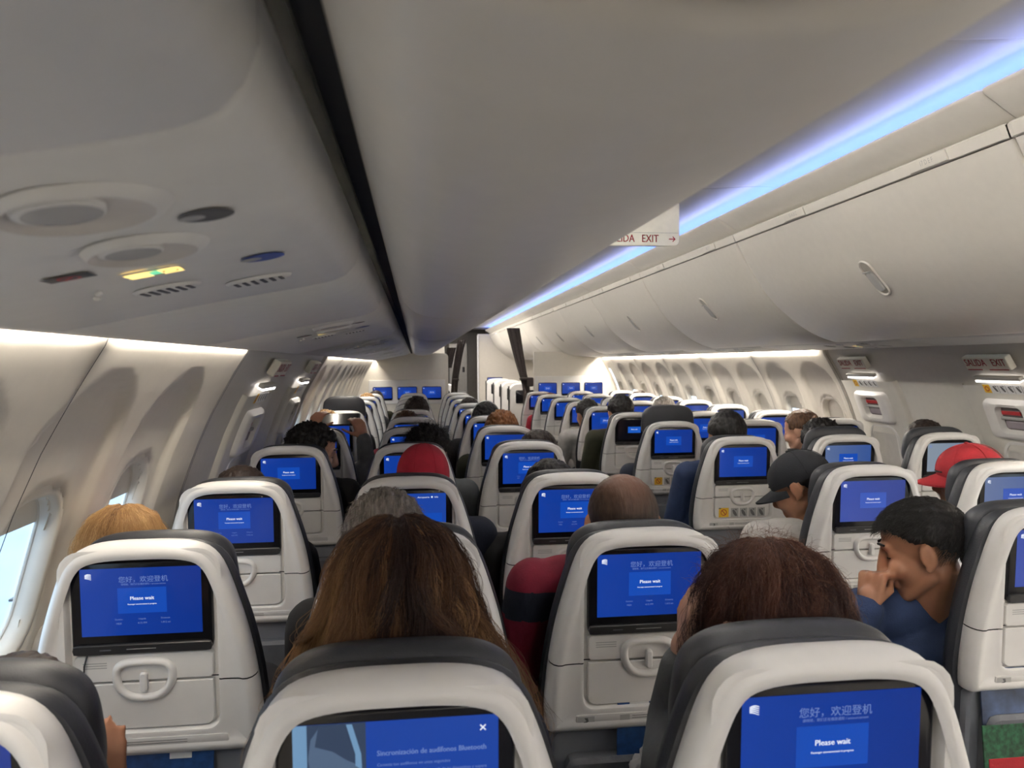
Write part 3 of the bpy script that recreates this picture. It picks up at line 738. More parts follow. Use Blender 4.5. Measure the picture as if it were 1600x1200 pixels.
LATCH = [None, None, 2.70, 4.34, 5.90, 7.45, 9.0, 10.5, None, None, None]
def make_bin(side, i, y0, y1, label, tuck=0.0):
    root = tag(empty('overhead_bin', (XC, 0, ZB)), label, 'bin', 'overhead bins')
    P = lambda s, y, d: (side*s, y, d)
    FACE, FN = (FACE_R, FN_R) if side > 0 else (FACE_L, FN_L)
    mb = MB(); rings = []
    ye = [(y0+.0015, .016), (y0+.002, .008), (y0+.006, .0025), (y0+.014, 0)]
    for y, k in ye + [(y0+(y1-y0)*t, 0) for t in (.25, .5, .75)] + [(y1-(y-y0), k) for y, k in ye[::-1]]:
        A = FACE+FN*(k+tuck); rings.append([P(a, y, b) for a, b in A])
    mb.loft(rings, 0, closed=False)
    mb.build('bin_door', M['bin'], root, None)
    mb = MB()
    Rl = [(.5555, .595), (.5515, .598), (.5505, .632), (.556, .640), (.60, .644), (.62, .60)]
    if side > 0: Rl = [(.574, .567), (.567, .569), (.5545, .600), (.560, .606), (.60, .612), (.62, .60)]
    rr = []
    for y in (y0+.003, y0+.02, y1-.02, y1-.003): rr.append([P(a+(.004 if y in (y0+.003, y1-.003) else 0), y, b) for a, b in Rl])
    mb.loft(rr, 0, closed=False, smooth=False)
    mb.build('upper_rail', M['bin'], root, None)
    mb = MB(); body = [(1.012, .19), (1.04, .30), (1.42, .20), (1.45, .30), (1.25, .66), (.62, .66), (.60, .60)]
    if side > 0: body = [(1.146, .13), (1.18, .25), (1.42, .22), (1.45, .30), (1.25, .64), (.62, .62), (.60, .60)]
    mb.loft([[P(a, y, b) for a, b in body] for y in (y0, y1)], 0, closed=False, smooth=False)
    mb.loft([[P(a, y, b) for a, b in (((.99, .20), (1.06, .20), (1.06, .16)) if side < 0 else ((1.13, .14), (1.20, .14), (1.20, .12)))] for y in (y0, y1)], 1, closed=False, smooth=False)  # dark filler added so the groove reads as deep shade
    mb.build('bin_body', [M['bin'], M['groove']], root)
    # row plates on the rail
    for k, py in enumerate((y0+.31, y0+1.13)):
        if py > y1-.1: continue
        lean = .0; px_, pz_ = .549, .607
        if side > 0: px_, pz_, lean = .5585, .585, .385
        mb = MB(); mb.box(P(px_, py, pz_), (.006, .17, .032), 0, .002, Matrix.Rotation(-math.atan(lean)*side, 3, 'Y'))
        vs, fs = text_mesh(('15 A B C', '16 D E F', '17 D E F')[(i+k) % 3] if i < 3 else '18 D E F', .020, sx=.85)
        mb.add([P(px_-.0040-b*lean, py+(-a if side > 0 else a), pz_+b) for a, b in vs], fs, 1, False)
        mb.build('row_plate', [M['bin'], M['grey']], root)
    if LATCH[i] and side > 0 and y0 < LATCH[i] < y1 or (side < 0 and LATCH[i]):
        ly = LATCH[i]; j = int(np.argmin(abs(FACE[:, 1]-(.300 if side > 0 else .275)))); p = FACE[j]; nn = -FN[j]
        nrm = Vector((side*nn[0], 0, nn[1])).normalized(); t = Vector((side*(FACE[j+2]-FACE[j-2])[0], 0, (FACE[j+2]-FACE[j-2])[1])).normalized()
        ax = nrm.cross(t)
        R = Matrix((ax, nrm, t)).transposed().to_4x4(); X = Matrix.Translation((side*p[0], ly, p[1])) @ R
        A = rrect(-.030, .030, -.078, .078, .0295, 64); rg = lambda a, d: [(q[0], d, q[1]) for q in a]
        mb = MB(); mb.loft([rg(offset(A, .006), -.001), rg(offset(A, .003), .004), rg(A, .004), rg(offset(A, -.004), .0005)], 0)
        mb.add(rg(offset(A, -.004), .0006), [tuple(range(64))], 1, False)
        la = mb.build('latch', [M['bin'], mat('latch_pocket', (.33, .31, .27), .5)], root, X, SHARP)
        mb = MB(); B = rrect(-.024, .024, -.058, .034, .022, 48); mb.loft([rg(B, .0), rg(B, .005), rg(offset(B, -.004), .009)], 0, cap1=True)
        mb.box((0, .010, .036), (.046, .006, .006), 0, .002)
        mb.build('latch_paddle', M['grey'], la, X, SHARP)
    return root
for i in range(len(SEAMS)-1):
    y0, y1 = SEAMS[i], SEAMS[i+1]
    for sd in (-1, 1):
        if sd > 0 and y1 < 1: continue
        nm = ORD[i] if sd < 0 else ORD[i-1]
        if sd < 0: lab = ['white overhead bin directly above the camera, its curved end at the top edge', 'large grey overhead bin underside filling the upper middle'][i] if i < 2 else f'white left overhead bin, {ORD[i]} along the cabin behind the near one'
        else: lab = f'white right overhead bin with long curved door, {["nearest, cut by the photo edge"][0] if i == 1 else ORD[i-1]+" counted from the near end"}'
        if sd > 0 and i == 1: lab = 'white right overhead bin cut off by the photo edge behind a dark gap'
        make_bin(sd, i, y0, y1, lab, tuck=.004 if (i == 0) else (0.0035 if (sd > 0 and i == 1) else 0))
# valance panels above the bins
for sd in (-1, 1):
    nmv = 0
    for i in range(len(SEAMS)-1):
        y0, y1 = SEAMS[i], SEAMS[i+1]
        V = [(.62, .612), (.578, .616), (.564, .624), (.484, .676), (.481, .684), (.486, .689), (.500, .689), (.530, .655), (.62, .652), (.86, .640)]
        mb = MB(); mb.loft([[(XC+sd*(a+e), y, ZB+b) for a, b in V] for y, e in ((y0+.001, .012), (y0+.012, .001), (y0+.03, 0), (y1-.03, 0), (y1-.012, .001), (y1-.001, .012))], 0, closed=False)
        nmv += 1
        struct(mb.build(f'trim_{nmv + (20 if sd > 0 else 0)}', M['bin'], None, None, SHARP), f'valance panel above the {"left" if sd < 0 else "right"} overhead bins, {ORD[i]} from the near end', 'panel')
# ceiling
CE = smoothcurve([(-.80, .64), (-.72, .69), (-.64, .732), (-.53, .748), (-.30, .735), (0, .722), (.30, .735), (.53, .748), (.64, .732), (.72, .69), (.80, .64)], 70)
mb = MB(); cseams = [YR, -3.4, -1.2, .2, 1.68, 3.2, 4.8, 6.4, 8.0, 9.6, 11.2, 12.8, 14.4, YF]
for a, b in zip(cseams[:-1], cseams[1:]):
    mb.loft([[(XC+p[0]*k, y, ZB+.3+(p[1]-.3)*k) for p in CE] for y, k in ((a+.002, 1.012), (a+.006, 1.002), (a+.02, 1), (b-.02, 1), (b-.006, 1.002), (b-.002, 1.012))], 0, closed=False)
struct(mb.build('ceiling', M['ceil']), 'arched cabin ceiling washed by blue cove light', 'ceiling')
mb = MB(); mb.box((XC, (YR+YF)/2, ZB+1.0), (3.6, YF-YR, .02)); struct(mb.build('ceiling_upper', M['ceil']), 'upper ceiling shell above the arched panels', 'ceiling')
# outer crown closing the gap between walls and bins
for sd in (-1, 1):
    mb = MB(); mb.loft([[(XC+sd*1.43, y, 1.60), (XC+sd*1.43, y, 2.43)] for y in (YR, YF)], 0, closed=False)
    struct(mb.build('trim_crown_'+('left' if sd < 0 else 'right'), M['wall']), 'liner above the sidewall, '+('left' if sd < 0 else 'right'), 'trim')

# service panels: outer edge, gently sloping underside, turned-up inner lip
PSU = [(1.448, .098), (1.440, .055), (1.430, .047), (1.424, .044), (1.40, .0470), (1.30, .0675), (1.20, .0875), (1.10, .1055), (1.06, .114), (1.040, .1225), (1.028, .136), (1.022, .152), (1.022, .185)]
_pp = sorted((a, b) for a, b in PSU[4:-1])
PSU_R = [(1.432, .118), (1.424, .076), (1.418, .068), (1.412, .065), (1.39, .066), (1.30, .074), (1.20, .083), (1.175, .087), (1.160, .096), (1.152, .112), (1.152, .140)]
_pr = sorted((a, b) for a, b in PSU_R[4:-1])
def psu_z(s, side=-1):
    q = _pp if side < 0 else _pr
    return float(np.interp(s, [a for a, b in q], [b for a, b in q]))-.0004
PCUT = [-1.28, .40, 1.10, 1.84, 3.2, 4.6, 6.0, 7.4, 8.8, 9.80]
PCUT2 = [9.80, 11.2, 12.8, 14.4, 16.0]
UNIT = [None, .50, None, 1.95, 3.45, 4.95, 6.3, 7.7, None]
def make_panel(side, y0, y1, uy, label, detail):
    root = tag(empty('service_panel', (XC, 0, ZB)), label, 'panel', 'overhead service panels')
    mb = MB(); A = np.array(PSU if side < 0 else PSU_R); rings = []
    for y, k in ((y0+.001, .006), (y0+.002, .003), (y0+.006, 0), (y1-.006, 0), (y1-.002, .003), (y1-.001, .006)): rings.append([(side*(a), y, b+k) for a, b in A])
    mb.loft(rings, 0, closed=False); mb.build('panel_face', M['psu'], root)
    th = math.atan(.201 if side < 0 else .085)
    def XF(s, y):          # local x along cabin, y down-facing normal, z towards the aisle
        if side > 0: s = 1.195+(s-1.09)*.95
        t = Vector((-side*math.cos(th), 0, math.sin(th))); nrm = Vector((-side*math.sin(th), 0, -math.cos(th))); ax = nrm.cross(t)
        return Matrix.Translation((side*s, y, psu_z(s, side))) @ Matrix((ax, nrm, t)).transposed().to_4x4()
    def disc(r, n=32, e=1.0): return [(r*math.cos(a), r*e*math.sin(a)) for a in np.linspace(0, 2*PI, n, endpoint=False)]
    rg = lambda a, d: [(p[0], d, p[1]) for p in a]
    if uy is None: return root
    def lamp(s, y, r):
        X = XF(s, y); mb = MB()
        mb.loft([rg(disc(r*1.12, 40), .001), rg(disc(r, 40), .0025), rg(disc(r*.93, 40), .001), rg(disc(r*.80, 40), .0006)], 0)
        mb.loft([rg(disc(r*.8, 40), .0006), rg(disc(r*.62, 40), .0030), rg(disc(r*.55, 40), .009), rg(disc(r*.40, 40), .011)], 1)
        mb.add(rg(disc(r*.40, 40), .0105), [tuple(range(40))], 2, False)
        mb.build('reading_light', [M['psu'], M['psu_dark'], M['grey']], root, X)
    def scoop(s, y, r):
        """half-dome reading light housing standing out of the panel"""
        X = XF(s, y); mb = MB(); rings = []
        for k in range(7):
            t = k/6; rings.append([(p[0]*(1-.16*t)+r*.05*t, .0005+.0065*math.sin(t*PI/2), p[1]*(1-.16*t)-r*.05*t) for p in disc(r, 40, .92)])
        mb.loft(rings, 0); c = rings[-1]; q_ = [[(p[0]*f_+r*g_, h_, p[2]*f_-r*g_) for p in c] for f_, g_, h_ in ((.97, 0, .0068), (.90, .0, .0045), (.72, .10, .0018), (.60, .16, .0015))]
        mb.loft([c]+q_, 1); mb.loft([q_[-1], [(p[0]*.97+.0005, .005, p[2]*.97) for p in q_[-1]], [(p[0]*.85+.001, .0058, p[2]*.85) for p in q_[-1]]], 0); mb.add([(p[0]*.85+.001, .0056, p[2]*.85) for p in q_[-1]], [tuple(range(40))], 2, False)
        mb.build('reading_light', [M['psu'], M['psu_dark'], M['grey']], root, X, SHARP)
    scoop(1.146, uy+.005, .056); scoop(1.158, uy+.155, .052)
    # round stickers
    for s, dy, r, m_ in ((1.092, .075, .019, 'dgrey'), (1.094, .29, .021, 'bluepr')):
        X = XF(s, uy+dy); mb = MB(); mb.add(rg(disc(r), .0012), [tuple(range(32))], 0, False)
        mb.add(rg([(p[0]*.42, p[1]*.5-r*.55) for p in disc(r)], .0015), [tuple(range(32))], 1, False)
        mb.build('seat_sticker', [M[m_], M['grey']], root, X)
    # dark bar with a red ring
    X = XF(1.245, uy+.222); mb = MB(); quad(mb, -.012, .012, -.020, .020, .0014, 0)
    mb.loft([rg(disc(.010, 24), .0018), rg(disc(.0075, 24), .0018)], 1, smooth=False); mb.add([(-.008, .0018, -.006), (-.006, .0018, -.008), (.008, .0018, .006), (.006, .0018, .008)], [(0, 1, 2, 3)], 1, False)
    mb.build('no_smoking_sign', [M['dgrey'], M['red']], root, X)
    X = XF(1.190, uy+.272); mb = MB(); B = rrect(-.015, .015, -.026, .026, .005, 40)
    mb.loft([rg(offset(B, .003), .0005), rg(B, .0018)], 0, smooth=False)
    quad(mb, -.0135, .0135, .006, .0245, .0019, 1); quad(mb, -.0135, .0135, -.0245, -.004, .0019, 1); quad(mb, -.008, .008, -.004, .006, .0019, 2)
    mb.loft([rg([(p[0], p[1]+.015) for p in disc(.0075, 20)], .0021), rg([(p[0], p[1]+.015) for p in disc(.0058, 20)], .0021)], 3, smooth=False)
    mb.build('seatbelt_sign', [M['psu'], M['litsign'], M['litgreen'], M['dgrey']], root, X)
    # oval vents with slots
    for s, dy, rx, rz in ((1.212, .385, .024, .034), (1.126, .437, .022, .036)):
        X = XF(s, uy+dy); mb = MB(); A = [(rx*math.cos(a), rz*math.sin(a)) for a in np.linspace(0, 2*PI, 36, endpoint=False)]
        A = np.array(A); mb.loft([rg(A*1.06, .0004), rg(A, .003), rg(A*.93, .0035)], 0, cap1=True)
        for k in range(6):
            z = -rz*.7+rz*1.4*k/5; h = rx*.72*math.sqrt(max(.05, 1-(z/rz)**2)); mb.box((0, .0033, z), (2*h, .002, .0042), 1)
        mb.build('air_vent', [M['psu'], M['blackp']], root, X)
    for s, dy in ((1.262, .33), (1.275, .36)):
        X = XF(s, uy+dy); mb = MB(); mb.ell((0, .002, 0), (.004, .003, .004), 0, sub=2); mb.build('call_button', M['paper'], root, X)
    return root
for i in range(len(PCUT)-1):
    for sd in (-1, 1):
        if sd > 0 and PCUT[i+1] < 1.9: continue
        side_w = 'left' if sd < 0 else 'right'
        lab = ['grey overhead panel at the top corner, blank and closest to the camera', 'grey service panel with lit seatbelt sign and blue round sticker overhead', 'blank strip of grey overhead panel beyond the lit seatbelt sign'][i] if (i < 3 and sd < 0) else f'{side_w} overhead service panel, {ORD[i]} piece along the row of panels'
        make_panel(sd, PCUT[i], PCUT[i+1], UNIT[i], lab, i < 3)
for i in range(len(PCUT2)-1):
    for sd in (-1, 1): make_panel(sd, PCUT2[i], PCUT2[i+1], None, f'{"left" if sd < 0 else "right"} overhead panel of the forward cabin, {ORD[i]} beyond the bulkhead', False)

# hanging exit sign over the aisle
y = 3.5; mb = MB(); A = rrect(.845, 1.238, 1.948, 2.150, .004, 72, .022)
mb.loft([ring(offset(A, -.003), y-.010), ring(A, y-.008), ring(A, y+.008), ring(offset(A, -.003), y+.010)], 0, cap0=True, cap1=True, smooth=False)
put_text(mb, 'SALIDA   EXIT', .049, 1.018, 1.980, y-.0105, 1, sx=.80, bold=.0006)
mb.box((1.203, y-.0105, 1.980), (.030, .001, .0045), 1)
for s_ in (1, -1): mb.add([(1.219, y-.0108, 1.980), (1.207, y-.0108, 1.980+s_*.013), (1.204, y-.0108, 1.980+s_*.010), (1.213, y-.0108, 1.980)], [(0, 1, 2, 3)], 1, False)
mb.box((1.04, y-.0102, 2.008), (.385, .0012, .0015), 2)
o = mb.build('exit_sign', [M['signcream'], M['red'], M['grey']]); tag(o, 'cream exit sign with red letters and arrow hanging from the ceiling', 'sign')

# ------------------------------------------------------------------ bulkheads, curtains, forward cabin
def bulkhead(name, x0, x1, ztop, y, rl, rr_, label, xs, zs, dw, names):
    n_ = 24; mb = MB(); pts = [(x0, 0)]
    if rl: pts += [(x0+rl-rl*math.cos(a), ztop-rl+rl*math.sin(a)) for a in np.linspace(0, PI/2, 8)]
    else:
        zz = np.linspace(0, ztop, 24); pts = [(XC-prof(z)-.03, z) for z in zz] if x0 < XC else [(x0, 0), (x0, ztop)]
    if rr_: pts += [(x1-rr_+rr_*math.sin(a), ztop-rr_+rr_*math.cos(a)) for a in np.linspace(0, PI/2, 8)] + [(x1, 0)]
    else: pts += [(XC+prof(z)+.03, z) for z in np.linspace(ztop, 0, 24)]
    mb.loft([[(a, y, b) for a, b in pts], [(a, y+.04, b) for a, b in pts]], 0, cap0=True, cap1=True, smooth=False)
    struct(mb.build(name, M['wall']), label, 'bulkhead')
    mb = MB(); mb.box(((xs[0]+xs[-1])/2, y-.008, zs+.01), (xs[-1]-xs[0]+.34, .016, .30), 0, .006); t = struct(mb.build('trim_'+('50' if x0 < XC else '51'), M['white']), 'raised screen panel on the '+('left' if x0 < XC else 'right')+' bulkhead', 'panel')
    for k, x in enumerate(xs):
        r = tag(empty('wall_screen', (x, y-.0165, zs)), names[k], 'screen', 'screens on the bulkheads')
        B = rrect(-.122, .122, -.092, .076, .014, 60); mb = MB(); mb.loft([ring(B, 0), ring(B, -.008), ring(offset(B, -.003), -.010)], 0, cap1=True); b = mb.build('screen_bezel', M['black'], r)
        me = DISP['plain'].copy(); me.transform(SEATX.inverted()); me.transform(Matrix.Translation((0, -.0085, 0)) @ Matrix.Scale(1.07, 4)); d = bpy.data.objects.new('display', me); COL.objects.link(d); d.parent = b
side3 = ('nearest the wall', 'in the middle', 'nearest the aisle')
bulkhead('wall_bulkhead_left', -.7, .435, 1.545, 9.86, 0, .05, 'cream left bulkhead ahead of the last row', [-.385, -.08, .225], 1.055, .24, [f'blue screen on the left bulkhead, {s}' for s in side3])
bulkhead('wall_bulkhead_right', 1.54, 2.7, 1.56, 9.95, 0, 0, 'cream right bulkhead ahead of the last row', [1.715, 2.02, 2.32], 1.085, .24, [f'blue screen on the right bulkhead, {s}' for s in side3[::-1]])
# strip of the left bulkhead that reaches the bins
def curtain(pts, w, label, y, seed):
    rnd = random.Random(seed); mb = MB(); rings = []
    P = smoothcurve(pts, 26); Wd = np.interp(np.linspace(0, 1, 26), np.linspace(0, 1, len(w)), w)
    for k in range(26):
        n_ = 48; r = []
        for j in range(n_):
            a = 2*PI*j/n_; f = 1+.16*math.sin(a*7+k*.05)+.06*math.sin(a*13+1.3)
            r.append((P[k, 0]+Wd[k]*f*math.cos(a), y+.5*Wd[k]*f*math.sin(a)+.02, P[k, 1]))
        rings.append(r)
    mb.loft(rings, 0, cap0=True, cap1=True); o = mb.build('curtain', M['curtain']); tag(o, label, 'curtain', 'aisle curtains'); return o
cr_ = curtain([(1.292, 1.87), (1.325, 1.70), (1.375, 1.45), (1.42, 1.25), (1.455, 1.10), (1.465, .80), (1.465, .0)], [.075, .062, .045, .040, .050, .058, .06], 'dark brown curtain tied back at the right of the aisle', 10.05, 1)
mb = MB(); mb.box((1.425, 10.03, 1.21), (.12, .10, .035), 0, .012); tb = mb.build('tieback', M['curtain'], cr_)
mb = MB(); mb.box((1.50, 10.02, 1.17), (.09, .08, .12), 0, .02); mb.build('tieback_loop', M['curtain'], cr_)
cl_ = curtain([(.62, 1.72), (.585, 1.55), (.55, 1.35), (.53, 1.22), (.515, 1.05), (.50, .8), (.50, .0)], [.045, .04, .036, .034, .045, .05, .055], 'dark brown curtain tied back at the left of the aisle', 10.0, 2)
mb = MB(); mb.box((.53, 9.97, 1.21), (.09, .08, .03), 0, .01); mb.build('tieback', M['curtain'], cl_)
c3 = curtain([(.49, 1.62), (.47, 1.52), (.455, 1.42), (.45, 1.36)], [.05, .045, .04, .03], 'short dark curtain end bunched beside the left bulkhead', 10.0, 3)
# far bulkhead and galley door
mb = MB(); x1 = 2.7
mb.box((2.03, YF-.05, 1.0), (1.44, .05, 2.05)); mb.box((-.1, YF-.05, 1.0), (1.45, .05, 2.05))
struct(mb.build('wall_forward', M['wall']), 'cream far bulkhead of the forward cabin', 'bulkhead')
mb = MB(); mb.box((1.312, YF-.10, 1.0), (.035, .035, 2.0), 0, .008); struct(mb.build('trim_60', mat('white_post', (.78, .78, .80), .3)), 'bright white post at the edge of the far bulkhead', 'post')
mb = MB(); mb.box((.96, YF+1.4, 1.1), (1.4, .05, 2.3)); mb.box((.30, YF+.7, 1.1), (.05, 1.4, 2.3)); mb.box((1.62, YF+.7, 1.1), (.05, 1.4, 2.3)); mb.box((.96, YF+.7, 2.15), (1.4, 1.4, .05)); mb.box((.96, YF+.7, -.02), (1.4, 1.4, .04))
struct(mb.build('wall_galley', M['galley']), 'dark galley walls at the end of the aisle', 'wall')
mb = MB(); mb.box((.98, YF+1.36, 1.0), (.42, .03, 1.75), 0, .02); d5 = struct(mb.build('door_5', M['steel']), 'grey galley door at the far end of the aisle', 'door')
mb = MB(); mb.box((1.10, YF+1.335, 1.28), (.05, .03, .12), 0, .01); mb.build('door_handle', M['blackp'], d5)
mb = MB(); mb.box((.98, YF+1.335, .78), (.40, .02, .03), 0, .006); mb.build('kick_rail', M['chrome'], d5)
r = tag(empty('wall_screen', (1.66, YF-.08, 1.03)), 'lone blue screen on the far bulkhead beyond the right curtain', 'screen', 'screens on the bulkheads')
B = rrect(-.165, .165, -.10, .095, .014, 60); mb = MB(); mb.loft([ring(B, 0), ring(B, -.008), ring(offset(B, -.003), -.010)], 0, cap1=True); b = mb.build('screen_bezel', M['black'], r)
me = DISP['plain'].copy(); me.transform(SEATX.inverted()); me.transform(Matrix.Translation((0, -.0085, 0)) @ Matrix.Scale(1.4, 4)); d = bpy.data.objects.new('display', me); COL.objects.link(d); d.parent = b
# forward cabin seats: white moulded shells with a dark screen side
def recliner(x, y, label):
    r = tag(empty('recliner_seat', (x, y, 0)), label, 'seat', 'white seats of the forward cabin')
    H = outline([(0, .13), (.10, .128), (.17, .115), (.215, .08), (.235, .02), (.24, -.1), (.242, -.45), (.24, -.60), (.235, -.64)])
    X = Matrix.Translation((0, 0, 1.0)); mb = MB()
    mb.loft([ring(offset(H, -.01), .10), ring(H, .085), ring(H, .02), ring(offset(H, -.01), 0), ring(offset(H, -.03), -.006)], 0, cap0=True, cap1=True); mb.build('back_shell', M['white'], r, X, SHARP)
    H3 = offset(H, -.045); mb = MB(); mb.loft([ring(H3, .09), ring(H3, .15), ring(offset(H3, -.03), .18)], 0, cap1=True); mb.build('backrest_cushion', M['leather'], r, X)
    B = rrect(-.15, .15, -.16, .03, .02, 60); mb = MB(); mb.loft([ring(B, 0), ring(B, -.010), ring(offset(B, -.004), -.013)], 0, cap1=True); mb.build('screen_bezel', M['black'], r, X)
    mb = MB(); mb.box((0, .36, .40), (.48, .50, .16), 0, .04); mb.build('seat_cushion', M['leather'], r)
    mb = MB(); mb.box((0, .30, .17), (.40, .40, .34), 0, .02); mb.build('pedestal', M['steel'], r)
    mb = MB(); mb.box((-.245, .02, .78), (.016, .05, .62), 0, .006); mb.build('side_panel', M['blackp'], r)
    return r
for k, y in enumerate((11.0, 12.05, 13.2, 14.6)): recliner(1.585, y, f'white moulded seat of the forward cabin, {("nearest","second","third","farthest")[k]} of four past the right curtain')
recliner(.36, 11.2, 'white moulded seat of the forward cabin beside the left curtain')

# ------------------------------------------------------------------ outside
mb = MB(); mb.box((-60, 10, -2.75), (160, 220, .1)); struct(mb.build('ground', M['apron']), 'pale concrete apron outside the left windows', 'ground')
t = tag(empty('terminal_building', (-22, 40, -2.7)), 'pale terminal building outside the left windows', 'building')
mb = MB(); mb.box((0, 0, 2.6), (9, 60, 5.2)); mb.build('block', M['bldg'], t)
mb = MB(); mb.box((4.6, 0, 3.0), (.1, 58, 1.1)); mb.build('window_band', mat('tinted_glass', (.25, .38, .48), .15), t)
mb = MB(); mb.box((0, 0, 5.35), (9.6, 61, .3)); mb.build('roof', M['paper'], t)
t = tag(empty('traffic_cone', (-6.95, 14.7, -2.7)), 'orange traffic cone on the apron seen through the near left window', 'cone')
mb = MB(); mb.tube([(0, 0, .03), (0, 0, .12), (0, 0, .22), (0, 0, .32)], [.12, .085, .05, .025], 0, 20); mb.build('cone_body', M['orange'], t)
mb = MB(); mb.box((0, 0, .02), (.30, .30, .04), 0, .01); mb.build('base', M['blackp'], t)

# ------------------------------------------------------------------ people
def head_mat(c, yaw, pitch, roll=0, k=1.0):
    return Matrix.Translation(c) @ Matrix.Rotation(yaw, 4, 'Z') @ Matrix.Rotation(pitch, 4, 'X') @ Matrix.Rotation(roll, 4, 'Y') @ Matrix.Scale(k, 4)
def add_head(mb, X, k=1.0, ears=True):
    R = X.to_3x3().normalized()
    def E(c, r, rot=None):
        mb.ell(X @ Vector(c), [q*k for q in r], 0, R @ rot if rot else R, 3)
    def Cc(a, b, r1, r2=None): mb.capsule(X @ Vector(a), X @ Vector(b), r1*k, (r1 if r2 is None else r2)*k)
    E((0, -.013, .035), (.075, .093, .084)); E((0, .028, -.02), (.060, .062, .088)); E((0, .02, .05), (.066, .066, .055))
    Cc((0, .060, -.094), (0, .070, -.096), .021); 
    for s_ in (-1, 1):
        Cc((s_*.050, .0, -.055), (s_*.016, .062, -.095), .020); E((s_*.036, .062, -.026), (.026, .026, .028))
        Cc((s_*.012, .086, .032), (s_*.040, .074, .030), .0085); Cc((0, .100, -.034), (s_*.011, .094, -.036), .0085, .0075)
        if ears:
            rt_ = Matrix.Rotation(s_*-.30, 3, 'Z') @ Matrix.Rotation(-.2, 3, 'X')
            E((s_*.079, -.010, -.002), (.0075, .020, .033), rt_); E((s_*.080, -.004, -.030), (.006, .010, .011), rt_); E((s_*.083, -.018, .006), (.005, .012, .026), rt_)
    for s_ in (-1, 1): E((s_*.031, .066, .011), (.0165, .0155, .0125))
    Cc((0, .089, .020), (0, .106, -.026), .0085, .0115)
    Cc((-.020, .082, -.060), (.020, .082, -.060), .0065); Cc((0, .088, -.059), (0, .089, -.060), .0075); Cc((-.015, .082, -.071), (.015, .082, -.071), .0075); Cc((0, .085, -.072), (0, .086, -.072), .008)
def add_hand(mb, w, d, pn, curl=.5, k=1.0, thumb=1, spread=.0):
    """palm from the wrist w along d, palm normal pn; four fingers that curl towards the palm and a thumb from the side"""
    d = Vector(d).normalized(); pn = Vector(pn); pn = (pn-d*pn.dot(d)).normalized(); l = d.cross(pn)*thumb
    w = Vector(w)
    for o_ in (-.024, -.008, .008, .024): mb.capsule(w+l*o_*.8*k+d*.012*k, w+d*.078*k+l*o_*k*1.25, .0125*k, .0105*k, n=10)
    mb.capsule(w-d*.02*k, w+d*.03*k, .022*k, .026*k)
    for j, (o_, L) in enumerate(((.030, .070), (.010, .079), (-.010, .073), (-.029, .058))):
        p = w+d*.082*k+l*o_*k; dd = (d+l*spread*(1.2-.8*j)).normalized(); r = .0090*k
        for q, f in enumerate((.45, .32, .25)):
            a = curl*(1.0, 1.15, .8)[q]*(1+.05*j)
            dd = (dd*math.cos(a)+pn*math.sin(a)).normalized(); p2 = p+dd*L*f*k
            mb.capsule(p, p2, r, r*.9, n=10); p = p2; r *= .9
    fist = curl > 1.0; p = w+d*.022*k+l*.024*k; dd = ((d*.75+l*.22+pn*.62) if fist else (d*.6+l*.75+pn*.25)).normalized()
    for f, r in ((.042, .0115), (.030, .0098), (.024, .0088)):
        p2 = p+dd*f*k; mb.capsule(p, p2, r*k, r*.92*k, n=10); p = p2; dd = (dd*.6-l*.55+d*.25+pn*.1).normalized() if fist else (dd+pn*.35*curl*1.6+d*.25).normalized()

def hair_shell(X, style, key, vox=None, k=1.0):
    bm = bmesh.new(); bmesh.ops.create_icosphere(bm, subdivisions=5, radius=1)
    amp = {'short': .006, 'messy': .014, 'stubble': .0015, 'bob': .008, 'neat': .004, 'fade': .004, 'under': .001}[style]; gr = {'short': .010, 'messy': .015, 'stubble': .002, 'bob': .014, 'neat': .009, 'fade': .010, 'under': .003}[style]
    rm = []
    for v in bm.verts:
        n_ = v.co.normalized(); q = Vector((n_.x*(.077+gr), -.013+n_.y*(.094+gr), .035+n_.z*(.085+gr)))
        z, y = q.z+mnoise.noise(q*70)*.007, q.y+mnoise.noise(q*60+Vector((5, 3, 1)))*.006
        if style == 'stubble': keep = (z > -.045 - .3*y if y < .02 else z > .03) and y < .060
        elif style == 'bob': keep = (y < .02 and z > -.10) or z > .065 or (abs(q.x) > .06 and y < .045)
        elif style == 'fade': keep = z > float(np.interp(y, [-.10, -.06, -.03, .0, .03, .055, .07], [-.02, -.005, .022, .030, .042, .062, .066]))
        elif style == 'under': keep = z < .030 and y < .02 and z > -.05 - .6*min(0, y+.03)*0 and (z > .0 or y < -.04)
        else: keep = (z > -.050 if y < -.045 else (z > .012+.35*max(0, y-.0) if y < .045 else z > .070))
        if not keep: rm.append(v)
        nz = mnoise.noise(Vector((n_.x*9, n_.y*9, n_.z*5)))*amp + mnoise.noise(Vector((n_.x*28, n_.y*28, n_.z*14)))*amp*.45
        v.co = q*(1+nz/.09)
    bmesh.ops.delete(bm, geom=rm, context='VERTS')
    for v in bm.verts:
        if v.is_boundary: v.co *= .93
    me = bpy.data.meshes.new('hair'); bm.to_mesh(me); bm.free()
    if style == 'stubble':
        a_ = me.attributes.new('thin', 'FLOAT', 'POINT'); a_.data.foreach_set('value', [max(0.0, min(1.0, 1.25-math.hypot(v.co.x/.058, (v.co.y+.025)/.075)))*(1 if v.co.z > .05 else 0) for v in me.vertices])
    me.transform(X)
    me.polygons.foreach_set('use_smooth', [True]*len(me.polygons)); me.materials.append(M['hair_'+key]); return me
